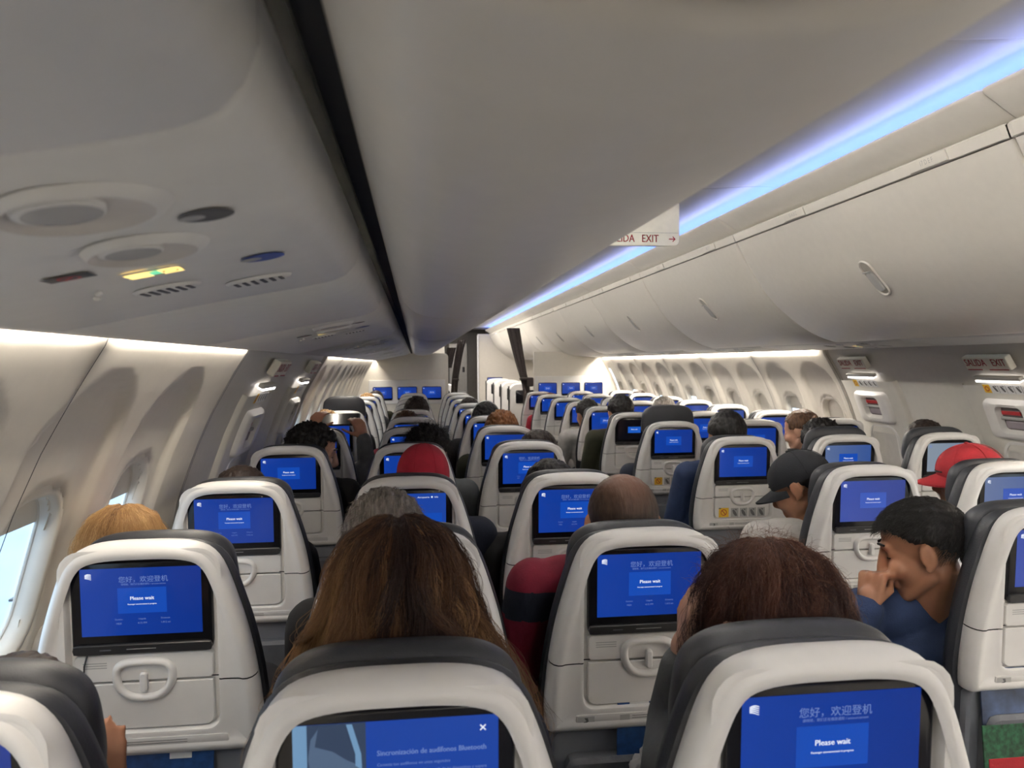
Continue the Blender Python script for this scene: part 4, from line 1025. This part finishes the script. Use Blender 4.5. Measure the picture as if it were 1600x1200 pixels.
def curves_obj(name, P, radius, m, parent, tint=None):
    n_, k_ = P.shape[:2]; c = bpy.data.hair_curves.new(name); c.add_curves([k_]*n_)
    c.points.foreach_set('position', np.ascontiguousarray(P, dtype=np.float32).ravel())
    a = c.attributes.get('radius') or c.attributes.new('radius', 'FLOAT', 'POINT')
    rr = np.tile(np.linspace(1, .35, k_)*radius, n_).astype(np.float32); a.data.foreach_set('value', rr)
    if tint is None: tint = np.clip(np.random.default_rng(1).uniform(0, .6, n_)[:, None]+np.linspace(-.1, .4, k_)[None], 0, 1)
    b_ = c.attributes.new('tint', 'FLOAT', 'POINT'); b_.data.foreach_set('value', np.ascontiguousarray(tint, dtype=np.float32).ravel())
    c.materials.append(m); o = bpy.data.objects.new(name, c); COL.objects.link(o); o.parent = parent; return o
def draped_hair(X, table, nst, m, parent, seed, wave=.010, fly=.10, arc=(-28, 208), part=.006, loose=0.0, rad=.00042, base='long', endmin=.72, tint_fn=lambda t, sd, cx: .1+.9*t):
    """hair that falls from a parting over the crown: shell of matching shape plus strands. table rows: z, half width, half depth, y shift"""
    T = np.array(table, float); u = np.linspace(0, 1, len(T)); g = np.random.default_rng(seed)
    def surf(t, ph, f=1.0):
        z = np.interp(t, u, T[:, 0]); a = np.interp(t, u, T[:, 1])*f; b = np.interp(t, u, T[:, 2])*f; y0 = np.interp(t, u, T[:, 3])
        return np.stack([a*np.cos(ph), y0-b*np.sin(ph), z], -1)
    mb = MB(); A = np.radians(np.linspace(arc[0]+6, arc[1]-6, 60)); rings = []
    for t in np.linspace(0, .93, 36):
        q = surf(np.full(60, t), A, .93); nz = [1+.05*math.sin(11*a+5*t)+.03*math.sin(23*a-7*t) for a in A]
        rings.append([X @ Vector((p[0]*w, p[1]*w, p[2])) for p, w in zip(q, nz)])
    mb.loft(rings, 0, closed=False); o = mb.build('hair', M['hair_'+base], parent)
    K = 16; ph0 = np.radians(g.uniform(arc[0], arc[1], nst)); 
    nl = 90; lock = g.integers(0, nl, nst); la = np.radians(g.uniform(arc[0], arc[1], nl)); lw = g.uniform(0, 2*PI, nl); lf = g.uniform(9, 22, nl); lamp = g.uniform(.4, 1.5, nl); ltint = g.normal(0, .22, nl)
    ph0 = la[lock]+g.normal(0, .055, nst); end = g.uniform(endmin, 1.0, nl)[lock]*g.uniform(.94, 1.02, nst); f0 = g.uniform(.95, 1.05, nl)[lock]+g.normal(0, .012, nst)
    isf = g.random(nst) < fly*.12; f0[isf] += g.uniform(.03, .12, isf.sum())
    lo = g.random(nl) < loose; f0 += np.where(lo[lock], g.uniform(.06, .26, nl)[lock], 0)
    P = np.zeros((nst, K, 3))
    for j in range(K):
        t = j/(K-1)*end; w = wave*np.clip(t*1.4-.15, 0, 1)
        ph = ph0+w*lamp[lock]*np.sin(t*lf[lock]+lw[lock])/.10
        q = surf(t, ph, 1.0); sc = f0+w*lamp[lock]*np.cos(t*lf[lock]*1.1+lw[lock])*.9/.10*.5
        sc = 1+(sc-1)*np.clip(.25+t*1.6, 0, 1.25); q[:, 0] *= sc; q[:, 1] *= sc; q[:, 0] += part*np.sign(np.cos(ph0))*max(0, 1-j/3)
        q += g.normal(0, .0009, q.shape)*(1+6*isf[:, None]*t[:, None])
        P[:, j] = q
    M4 = np.array(X); P = P @ M4[:3, :3].T + M4[:3, 3]
    tt = np.linspace(0, 1, K)[None]*end[:, None]; sd = np.abs(np.cos(ph0))[:, None]
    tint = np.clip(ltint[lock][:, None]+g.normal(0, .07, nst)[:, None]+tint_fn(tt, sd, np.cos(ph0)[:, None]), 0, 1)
    curves_obj('hair_strands', P, rad, m, o, tint); return o
def tuft_hair(X, nst, ln, m, parent, seed, dirn=(0, -.3, -.5), lift=.5, jit=.35, rad=.00045, grow=.006, zs=.02, tint=None):
    g = np.random.default_rng(seed); n3 = g.normal(size=(nst*3, 3)); n3 /= np.linalg.norm(n3, axis=1)[:, None]
    q = np.stack([n3[:, 0]*(.077+grow), -.013+n3[:, 1]*(.094+grow), .035+n3[:, 2]*(.085+grow)], 1)
    ok = np.where(q[:, 1] < -.045, q[:, 2] > zs-.06, np.where(q[:, 1] < .045, q[:, 2] > zs+.35*np.maximum(0, q[:, 1]), q[:, 2] > .068))
    q = q[ok][:nst]; n3 = n3[ok][:nst]; L = len(q); K = 7; P = np.zeros((L, K, 3)); d = n3*lift+np.array(dirn)+g.normal(0, jit, (L, 3)); d /= np.linalg.norm(d, axis=1)[:, None]
    ll = ln*g.uniform(.6, 1.2, L)
    for j in range(K):
        t = j/(K-1); dd = n3*lift*(1-t)+d; P[:, j] = q+dd*(ll*t)[:, None]*.8+np.array([0, 0, -.25])*(ll*t*t)[:, None]
    M4 = np.array(X); P = P @ M4[:3, :3].T + M4[:3, 3]
    return curves_obj('hair_strands', P, rad, m, parent, None if tint is None else tint[:L])
def cap_hat(X, m, parent, brim=True, back_hole=False):
    rg_ = []; 
    for k in range(15):
        an = PI/2*k/14; z = .030+.088*math.sin(an)+.006; r = max(math.cos(an), .02)
        rg_.append([X @ Vector((.088*r*math.cos(a), -.012+.107*r*math.sin(a)*(1 if math.sin(a) > 0 else .98), z-.012*math.sin(a)*-.4*(1-k/14))) for a in np.linspace(0, 2*PI, 48, endpoint=False)])
    rg0 = [[X @ Vector((.086*math.cos(a), -.012+.105*math.sin(a), .018)) for a in np.linspace(0, 2*PI, 48, endpoint=False)]]
    mb = MB(); mb.loft(rg0+rg_, 0, cap1=True); mb.ell(X @ Vector((0, -.012, .125)), (.008, .008, .005), 0, sub=2)
    for k in range(6):
        a = PI/6+PI/3*k; mb.tube([X @ Vector((.0885*math.cos(t)*math.cos(a), -.012+.1075*math.cos(t)*math.sin(a), .0365+.088*math.sin(t))) for t in np.linspace(0, PI/2*.98, 14)], .0011, 0, 6)
    o = mb.build('cap', m, parent)
    if back_hole:
        mb = MB(); P = [(.034*math.cos(a), .032*math.sin(a)) for a in np.linspace(0, PI, 20)]
        q = [X @ Vector((x, -.012-.1085*math.sqrt(max(0, 1-(x/.0885)**2-((z)/.09)**2*.9)), .026+z)) for x, z in P]
        mb.add(q, [tuple(range(20))], 0, False); mb.build('strap_opening', M['blackc'], o)
    if brim:
        mb = MB(); tp = []; bt = []
        for j in range(6):
            t = j/5; r1 = []; r2 = []
            for a in np.linspace(.32, PI-.32, 22):
                ex = .074*t*max(0, math.sin((a-.32)/(PI-.64)*PI))**.55
                x = .086*math.cos(a)*(1-.04*t); y = -.012+.105*math.sin(a)+ex; z = .024-.020*t-.22*(x*x)/.086*1.2
                r1.append(X @ Vector((x, y, z+.003))); r2.append(X @ Vector((x, y, z-.003)))
            tp.append(r1); bt.append(r2)
        mb.loft(tp, 0, closed=False); mb.loft(bt[::-1], 0, closed=False)
        e1 = [r[0] for r in tp]+tp[-1][1:]; mb.loft([tp[-1], bt[-1]], 0, closed=False); mb.build('brim', m, o)
    return o
def hood(X, m, parent):
    mb = MB(); rings = []
    for k in range(18):
        an = PI*k/17*.80; r = max(math.sin(an), .02)**.9; z = .035+.098*math.cos(an)
        rings.append([X @ Vector((.083*r*math.cos(a), -.016+.108*r*math.sin(a), z)) for a in np.linspace(PI*.93, 2*PI+PI*.07, 44)])
    mb.loft(rings, 0, closed=False)
    for x0 in (-.034, .034): mb.tube([X @ Vector((x0*math.sin(t)**.5, -.016-.1085*math.sin(t)**.9*math.sqrt(max(0, 1-(x0/.083)**2)), .035+.0985*math.cos(t))) for t in np.linspace(.02, PI*.75, 20)], .0012, 0, 6)
    return mb.build('red_hood', m, parent)

def person(label, top, seat, yaw=0, pitch=0, roll=0, hair=('short', 'black'), skin_='skin_fair', shirt='darknavy', vox=.012, k=1.0, arms=None, shoulders=(.185, -.165), extra=None, hat=None, paint=None, eyes=False, group=None, slim=1.0):
    if seat[0] < -.4 or seat[0] > 2.3: shoulders = (min(shoulders[0], .160), shoulders[1])
    sx, sy_ = seat
    c = Vector(top)-Vector((0, 0, .134*k)); X = head_mat(c, math.radians(yaw), math.radians(pitch), math.radians(roll), k)
    root = tag(empty('person', (sx, sy_+.25, 0)), label, 'person', group or 'seated passengers')
    inv = Matrix.Translation((-sx, -(sy_+.25), 0))
    def fin(o): o.data.transform(inv); return o
    nb = c+Vector((0, -.03, -.15*k)); nb = Vector((nb.x*.75+sx*.25, min(max(nb.y, sy_+.22), sy_+.40), nb.z))
    Sh = [nb+Vector((s_*shoulders[0]*k, .0, shoulders[1]*k+.15*k)) for s_ in (-1, 1)]
    pel = Vector((sx, sy_+.25, .575)); chest = (nb*.6+pel*.4)+Vector((0, .02, 0))
    A = arms or {}
    el = [A.get('el'+q, Sh[i]+Vector(((-1, 1)[i]*.035, .10, -.26*k))) for i, q in enumerate('LR')]
    wr = [A.get('wr'+q, Vector((sx+(-1, 1)[i]*.07, sy_+.50, .67))) for i, q in enumerate('LR')]
    hd = [A.get('hd'+q, Vector(((1, -1)[i]*.3, .9, -.15))) for i, q in enumerate('LR')]
    pn = [A.get('pn'+q, Vector((0, -.1, -1))) for i, q in enumerate('LR')]
    cu = [A.get('cu'+q, .35) for q in 'LR']
    kn = [Vector((sx+s_*.095, sy_+.61, .56)) for s_ in (-1, 1)]; an = [Vector((sx+s_*.09, sy_+.60, .12)) for s_ in (-1, 1)]
    def torso(mb, g):
        for o_ in (-.07*slim, .07*slim):
            g_ = g; g = g-(1-slim)*.03
            mb.capsule(pel+Vector((o_, 0, 0)), chest+Vector((o_, 0, 0)), .095+g, .100+g); mb.capsule(chest+Vector((o_, 0, 0)), nb+Vector((o_*.8, .02, -.09)), .100+g, .066+g); g = g_
        mb.capsule(Sh[0]*.85+Sh[1]*.15, Sh[1]*.85+Sh[0]*.15, .060*k+g); mb.capsule(nb+Vector((-.055, .01, -.03)), nb+Vector((.055, .01, -.03)), .048*k+g*.5)
    def armsf(mb, g, upto=1.0):
        for i in (0, 1):
            mb.capsule(Sh[i], el[i], .054*k+g, .043*k+g); w = el[i].lerp(wr[i], upto); mb.capsule(el[i], w, .043*k+g, .031*k+g)
    def legs(mb, g):
        for i, s_ in enumerate((-1, 1)):
            h = pel+Vector((s_*.085, .02, -.01)); mb.capsule(h, kn[i], .078+g, .058+g); mb.capsule(kn[i], an[i], .056+g, .040+g)
    mb = MB(); add_head(mb, X, k); mb.capsule(c+X.to_3x3() @ Vector((0, -.02, -.05)), nb+Vector((0, .0, -.04)), .050*k, .056*k)
    torso(mb, -.012); armsf(mb, -.010); legs(mb, -.012)
    for i in (0, 1):
        add_hand(mb, wr[i], hd[i], pn[i], cu[i], k, thumb=(-1, 1)[i])
        mb.capsule(an[i]+Vector((0, -.03, -.07)), an[i]+Vector((0, .14, -.085)), .036, .03)
    body = fin(remesh(mb.build('body', M[skin_]), vox, 5)); body.parent = root
    mb = MB(); torso(mb, .008); armsf(mb, .010, .96)
    sh = fin(remesh(mb.build('shirt', M[shirt]), max(vox, .009), 5)); sh.parent = root
    if paint:
        for m_ in paint[1]: sh.data.materials.append(M[m_])
        for p in sh.data.polygons: p.material_index = paint[0](p.center)
    mb = MB(); legs(mb, .008); mb.capsule(pel+Vector((-.07, 0, -.02)), pel+Vector((.07, 0, -.02)), .102)
    tr = fin(remesh(mb.build('trousers', M['denim'] if (len(label) % 2) else M['blackc']), .014, 4)); tr.parent = root
    for i in (0, 1):
        mb = MB(); mb.capsule(an[i]+Vector((0, -.035, -.070)), an[i]+Vector((0, .16, -.082)), .042, .036); sho = fin(mb.build('shoe', M['blackp'])); sho.parent = root
    if eyes:
        R = X.to_3x3().normalized()
        for s_ in (-1, 1):
            mb = MB(); mb.tube([X @ Vector((s_*(.031+u*.0145), .0825-.006*u*u-.002*u, .0035-.0015*(1-u*u))) for u in np.linspace(-1, 1, 9)], .0013*k, 0, 6); e = fin(mb.build('eyelashes', M['hair_black'])); e.parent = root
            mb = MB(); mb.capsule(X @ Vector((s_*.016, .094, .038)), X @ Vector((s_*.048, .080, .037)), .0035*k, .0025*k); e = fin(mb.build('eyebrow', M['hair_black'])); e.parent = root
    Xi = inv @ X
    if hair:
        if hair[0] == 'drape':
            draped_hair(Xi, **hair[1], parent=root)
        else:
            me = hair_shell(Xi, hair[0], hair[1]); h = bpy.data.objects.new('hair', me); COL.objects.link(h); h.parent = root
            if len(hair) > 2: tuft_hair(Xi, parent=h, **hair[2])
    if hat == 'cap': cap_hat(Xi, M[extra or 'capblk'], root, True, True)
    if hat == 'hood': hood(Xi, M['redc'], root)
    if hat == 'headphones':
        mb = MB(); mb.tube([Xi @ Vector((.098*math.sin(a), -.012, .012+.122*math.cos(a))) for a in np.linspace(-1.60, 1.60, 26)], .0045, 0, 8)
        for s_ in (-1, 1): mb.ell(Xi @ Vector((s_*.094, -.010, -.006)), (.017, .034, .040), 1, None, 3)
        mb.build('headphones', [M['chrome'], M['blackp']], root)
    return root, X

LONG = [(.128, .004, .006, -.01), (.124, .035, .045, -.012), (.105, .070, .078, -.014), (.060, .096, .106, -.016), (.0, .108, .112, -.020), (-.06, .118, .106, -.024), (-.13, .136, .098, -.030), (-.20, .150, .090, -.034), (-.28, .150, .080, -.036), (-.35, .135, .07, -.036)]
BOB = [(.130, .004, .006, -.01), (.126, .040, .050, -.012), (.104, .078, .082, -.014), (.060, .104, .108, -.016), (.0, .116, .114, -.018), (-.05, .120, .110, -.02), (-.11, .118, .102, -.022), (-.165, .108, .090, -.024)]
V = Vector
C_ = CX
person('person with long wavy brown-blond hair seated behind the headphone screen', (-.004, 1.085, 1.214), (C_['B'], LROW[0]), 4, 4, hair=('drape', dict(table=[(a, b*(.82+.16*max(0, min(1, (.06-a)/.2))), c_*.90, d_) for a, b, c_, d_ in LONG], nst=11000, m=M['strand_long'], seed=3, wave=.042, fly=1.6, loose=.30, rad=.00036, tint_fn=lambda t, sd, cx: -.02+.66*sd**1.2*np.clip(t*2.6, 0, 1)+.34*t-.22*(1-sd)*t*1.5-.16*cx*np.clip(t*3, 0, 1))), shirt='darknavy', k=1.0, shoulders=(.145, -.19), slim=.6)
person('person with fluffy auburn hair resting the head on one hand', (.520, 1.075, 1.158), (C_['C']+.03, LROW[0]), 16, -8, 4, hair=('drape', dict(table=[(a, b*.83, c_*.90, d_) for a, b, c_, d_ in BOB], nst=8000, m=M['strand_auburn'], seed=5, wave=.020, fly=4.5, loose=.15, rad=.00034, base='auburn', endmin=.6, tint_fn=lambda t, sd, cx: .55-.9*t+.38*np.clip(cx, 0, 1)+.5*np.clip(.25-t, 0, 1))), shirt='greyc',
       arms={'elL': V((.44, 1.20, .84)), 'wrL': V((.412, 1.085, .970)), 'hdL': V((.03, .06, 1)), 'pnL': V((1, -.12, .0)), 'cuL': .45}, shoulders=(.125, -.19), slim=.45, vox=.006)
_f = tuft_hair(head_mat(Vector(((.520-C_['C']-.03), 1.075-LROW[0]-.25, 1.158-.134)), math.radians(16), math.radians(-8), math.radians(4)), 900, .034, M['strand_auburn'], None, 15, dirn=(.1, 0, .0), lift=.45, jit=.75, rad=.00020, grow=.020, tint=np.full((900, 7), .8)); _f.parent = [o for o in bpy.data.objects if o.name.startswith('person') and 'auburn' in o.get('label', '')][0]
person('person with a blond bob seated by the near left window', (-.590, 1.735, 1.126), (C_['A'], LROW[1]), 0, 0, hair=('drape', dict(table=[(a, b*.80, c_*.84, d_) for a, b, c_, d_ in BOB], nst=5200, m=M['strand_blond'], seed=8, wave=.004, fly=.4, base='blond', tint_fn=lambda t, sd, cx: .25+.5*sd+.3*t)), shirt='whitec')
person('person with short grey hair beneath the menu screen', (-.048, 1.725, 1.148), (C_['B'], LROW[1]), 6, 0, hair=('short', 'grey', dict(nst=3500, ln=.022, m=M['strand_grey'], seed=4, lift=.45)), shirt='blackc', shoulders=(.165, -.17))
person('balding person in a maroon and navy jacket', (.488, 1.730, 1.172), (C_['C'], LROW[1]), -4, 0, hair=('stubble', 'stub'), skin_='skin_warm', shirt='maroon', vox=.007, shoulders=(.205, -.125), paint=(lambda p: 1 if (.83+.3*abs(p.x)*.2 < p.z < .915) else 0, ('darknavy',)))
person('person with dark hair by the second left window', (-.510, 2.475, 1.112), (C_['A'], LROW[2]), 0, 0, hair=('neat', 'dark'), shirt='blackc')
person('person wearing a smooth red hood', (.043, 2.475, 1.166), (C_['B'], LROW[2]), 3, 0, hair=None, hat='hood', shirt='darknavy')
person('person with dark hair between the aisle screens, in a dark jacket', (.450, 2.475, 1.112), (C_['C'], LROW[2]), 0, 0, hair=('neat', 'black'), shirt='blackc')
person('dark-haired person in profile turned to the right beside the left exit', (-.418, 3.43, 1.163), (C_['A'], LROW[3]), -80, -12, hair=('messy', 'black', dict(nst=1500, ln=.03, m=M['strand_black'], seed=6, lift=.9)), skin_='skin_fair', shirt='blackc', vox=.0045, eyes=True)
person('person with messy black hair just past the red hood', (.068, 3.43, 1.148), (C_['B'], LROW[3]), 0, -8, hair=('messy', 'black', dict(nst=1600, ln=.06, m=M['strand_black'], seed=9, lift=1.0, jit=.6)), shirt='greyc')
person('person with dark hair in front of the fourth left aisle seat', (.560, 3.43, 1.125), (C_['C'], LROW[3]), 10, 0, hair=('neat', 'dark'), shirt='darknavy')
pt, _ = person('person in a grey sleeve holding a tablet up with both hands', (-.475, 4.26, 1.082), (C_['A'], LROW[4]), 0, 0, hair=('short', 'brown'), skin_='skin_warm', shirt='greyc', vox=.006,
       arms={'elL': V((-.60, 4.36, .88)), 'wrL': V((-.545, 4.38, 1.045)), 'hdL': V((.35, .12, 1)), 'pnL': V((.5, .8, 0)), 'cuL': .55, 'elR': V((-.245, 4.34, .86)), 'wrR': V((-.265, 4.37, 1.005)), 'hdR': V((-.32, .1, 1)), 'pnR': V((-.5, .8, 0)), 'cuR': .55})
person('person with ginger hair in the left aisle column', (.490, 4.255, 1.160), (C_['C'], LROW[4]), 0, 0, hair=('bob', 'ginger'), shirt='olive')
person('person with light brown hair past the raised tablet', (-.540, 5.02, 1.131), (C_['A'], LROW[5]), 0, 0, hair=('bob', 'blond'), shirt='greyc', vox=.016)
person('brown-haired person in the left middle column past the messy black hair', (-.036, 5.02, 1.118), (C_['B'], LROW[5]), 0, 0, hair=('bob', 'brown'), shirt='maroon', vox=.016)
person('black-haired person wearing silver-banded headphones', (.470, 5.02, 1.172), (C_['C'], LROW[5]), 8, 0, hair=('short', 'black'), hat='headphones', shirt='blackc', vox=.014)
person('dark brown-haired person far along the left middle column', (.030, 5.80, 1.178), (C_['B'], LROW[6]), 0, 0, hair=('bob', 'dark'), shirt='greyc', vox=.016)
person('dark-haired person past the raised charcoal headrest by the left wall', (-.50, 5.82, 1.150), (C_['A'], LROW[6]), 0, 0, hair=('neat', 'dark'), shirt='greyc', vox=.016)
person('dark-haired person far along the left aisle column', (.473, 6.60, 1.133), (C_['C'], LROW[7]), 0, 0, hair=('short', 'dark'), shirt='greyc', vox=.016)
person('blond person far along the left wall', (-.47, 8.12, 1.122), (C_['A'], LROW[9]), 0, 0, hair=('bob', 'blond'), shirt='greyc', vox=.016)
person('dark-haired person in the last row by the left wall', (-.42, 8.92, 1.125), (C_['A'], LROW[10]), 0, 0, hair=('neat', 'dark'), shirt='olive', vox=.016)
# right hand block
person('black-haired boy in a navy jacket with a fist against the mouth', (1.235, 1.735, 1.085), (C_['D']-.04, RROW[1]+.02), 56, -16, hair=('fade', 'black', dict(nst=5200, ln=.030, zs=.052, m=M['strand_black'], seed=12, dirn=(0, .75, -.25), lift=.35, jit=.12, grow=.010)), skin_='skin_tan', shirt='navy', vox=.0045, eyes=True, k=.97,
       arms={'elL': V((1.00, 1.74, .71)), 'wrL': V((1.092, 1.735, .822)), 'hdL': V((.28, .16, 1)), 'pnL': V((.83, .30, -.15)), 'cuL': 1.25}, shoulders=(.165, -.165))
person('person in a black cap and white shirt looking down to the left', (1.318, 2.50, 1.120), (C_['D'], RROW[2]), 46, -26, hair=('under', 'black'), hat='cap', skin_='skin_tan', shirt='whitec', vox=.0055, eyes=True)
person('person in a red cap facing left by the right exit', (1.935, 2.50, 1.132), (C_['E'], RROW[2]), 58, -8, hair=('under', 'dark'), hat='cap', extra='redcap', skin_='skin_tan', shirt='greyc', vox=.008, eyes=True)
person('black-haired person in a navy jacket leaning towards the aisle', (1.446, 3.45, 1.197), (C_['D'], RROW[3]), -4, 0, hair=('neat', 'black'), shirt='navy')
person('dark-haired person in a dark hood beside the pale screen', (1.912, 3.45, 1.142), (C_['E'], RROW[3]), 0, -6, hair=('messy', 'black'), shirt='greyc')
person('dark brown-haired person by the right exit', (2.43, 3.45, 1.138), (C_['F']-.02, RROW[3]), 0, 0, hair=('neat', 'dark'), shirt='greyc')
person('person with brown hair and a lit face turned to the left', (2.285, 4.36, 1.132), (C_['F'], RROW[4]), 40, -14, hair=('short', 'brown'), skin_='skin_fair', shirt='greyc', vox=.007, eyes=True)
person('person in a navy jacket behind the tall raised headrest', (1.43, 4.35, 1.075), (C_['D'], RROW[4]), 0, 0, hair=('neat', 'black'), shirt='darknavy')
person('person with black hair and an olive jacket by the aisle', (1.395, 5.14, 1.203), (C_['D']-.02, RROW[5]), 4, 0, hair=('short', 'black'), shirt='olive')
person('black-haired person in a white shirt by the aisle', (1.335, 5.90, 1.142), (C_['D'], RROW[6]), 14, -6, hair=('short', 'black'), shirt='whitec')
person('grey-haired person in the right middle column', (1.947, 5.90, 1.153), (C_['E'], RROW[6]), 0, 0, hair=('short', 'grey'), shirt='greyc', vox=.016)
person('red-haired person far along the right aisle column', (1.44, 8.15, 1.105), (C_['D'], RROW[9]), 0, 0, hair=('neat', 'ginger'), shirt='redc', vox=.016)
person('dark-haired person in the last row by the right wall', (2.42, 8.20, 1.125), (C_['F']-.04, RROW[9]), 0, 0, hair=('neat', 'dark'), shirt='greyc', vox=.016)
# person whose fingers show beside the nearest window seat
person('person whose raised fingers show beside the nearest left window seat', (-.50, 1.085, 1.040), (C_['A'], LROW[0]), 0, -10, hair=('neat', 'dark'), skin_='skin_warm', shirt='blackc', vox=.0055, k=.9,
       arms={'elR': V((-.37, 1.16, .70)), 'wrR': V((-.392, 1.055, .822)), 'hdR': V((.10, -.20, 1)), 'pnR': V((-.2, 1, .2)), 'cuR': .22})
# tablet held up, resting between the two hands
t = tag(empty('tablet', (-.405, 4.46, 1.105)), 'dark tablet held up above the left window column', 'tablet')
mb = MB(); A_ = rrect(-.115, .115, -.075, .075, .010, 48); mb.loft([ring(offset(A_, -.002), -.004), ring(A_, -.002), ring(A_, .003), ring(offset(A_, -.002), .004)], 0, cap0=True, cap1=True); mb.build('tablet_body', M['blackp'], t)
mb = MB(); mb.add(ring(rrect(-.107, .107, -.067, .067, .004, 40), -.0043), [tuple(range(40))], 0, False); mb.build('tablet_screen', M['black'], t); t.rotation_euler = (math.radians(-68), 0, 0)

# ------------------------------------------------------------------ things in the pockets
def card(name, x, y, z, w, h, tilt, rz, mats, label, cat, parts=None):
    mb = MB(); R = Matrix.Rotation(rz, 3, 'Y') @ Matrix.Rotation(tilt, 3, 'X'); mb.box((0, 0, 0), (w, .004, h), 0, .001, R)
    def face(x0, x1, z0, z1, mi): mb.add([R @ V((a, -.0024, b)) for a, b in ((x0, z0), (x1, z0), (x1, z1), (x0, z1))], [(0, 1, 2, 3)], mi, False)
    for f in (parts or []): face(*f)
    o = mb.build(name, mats); o.location = (x, y, z); tag(o, label, cat); return o
PY = -.030
def pocket_pos(c, row): return C_[c], (LROW if c in 'ABC' else RROW)[row]
x, y = pocket_pos('C', 1)
card('safety_card', x+.01, y+.008, .668, .15, .17, -.12, .05, [M['bluecard'], M['paper'], M['greencard']], 'blue and green safety card in the pocket behind the crumpled white bag', 'card', [(-.05, -.01, .02, .06, 1), (.02, .075, .05, .085, 2)])
bm = bmesh.new(); bmesh.ops.create_icosphere(bm, subdivisions=5, radius=1)
for v in bm.verts:
    n_ = v.co.copy(); nz = mnoise.noise(n_*2.3)*.30+mnoise.noise(n_*6)*.16+abs(mnoise.noise(n_*11))*.10
    v.co = Vector((n_.x*.085, n_.y*.034, n_.z*.095))*(1+nz)
me = bpy.data.meshes.new('plastic_bag'); bm.to_mesh(me); bm.free(); me.materials.append(mat('crumpled_white', (.50, .49, .48), .45, var=.05)); me.polygons.foreach_set('use_smooth', [True]*len(me.polygons))
o = bpy.data.objects.new('plastic_bag', me); COL.objects.link(o); o.location = (x+.045, y-.052, .61); o.rotation_euler = (0, .5, 0); tag(o, 'crumpled white bag stuffed into the literature pocket', 'bag')
x, y = pocket_pos('A', 1)
card('safety_card', x+.02, y+.010, .655, .20, .15, -.12, 0, [M['bluecard'], M['paper']], 'blue card in the pocket of the near left window seat', 'card', [(.02, .06, .02, .05, 1)])
x, y = pocket_pos('D', 2)
card('safety_card', x-.06, y+.010, .665, .10, .14, -.12, 0, [M['bluecard'], M['paper']], 'blue card in the pocket below the plain waiting screen', 'card')
card('paper_leaflet', x+.02, y+.012, .668, .05, .14, -.12, 0, [M['paper']], 'white leaflet in the pocket below the plain waiting screen', 'leaflet')
card('green_leaflet', x-.01, y-.012, .628, .26, .12, -.12, 0, [M['greencard']], 'bright green leaflet in the pocket below the plain waiting screen', 'leaflet')
x, y = pocket_pos('D', 1)
mg = mat('magazine_cover', (.05, .08, .16), .3, var=.9, scale=14)
card('magazine', x-.06, y+.006, .655, .24, .16, -.10, 0, [mg, M['paper']], 'glossy magazine in the pocket at the right edge', 'magazine', [(-.12, .0, .06, .078, 1)])
card('green_leaflet', x-.05, y-.014, .57, .28, .10, -.10, 0, [mat('dark_green_print', (.012, .07, .03), .6, var=.7, scale=90)], 'dark green leaflet in front of the glossy magazine', 'leaflet')
o = card('red_pouch', x-.10, y-.022, .50, .16, .10, -.10, 0, [M['redcap']], 'red pouch in the pocket at the right edge', 'pouch')
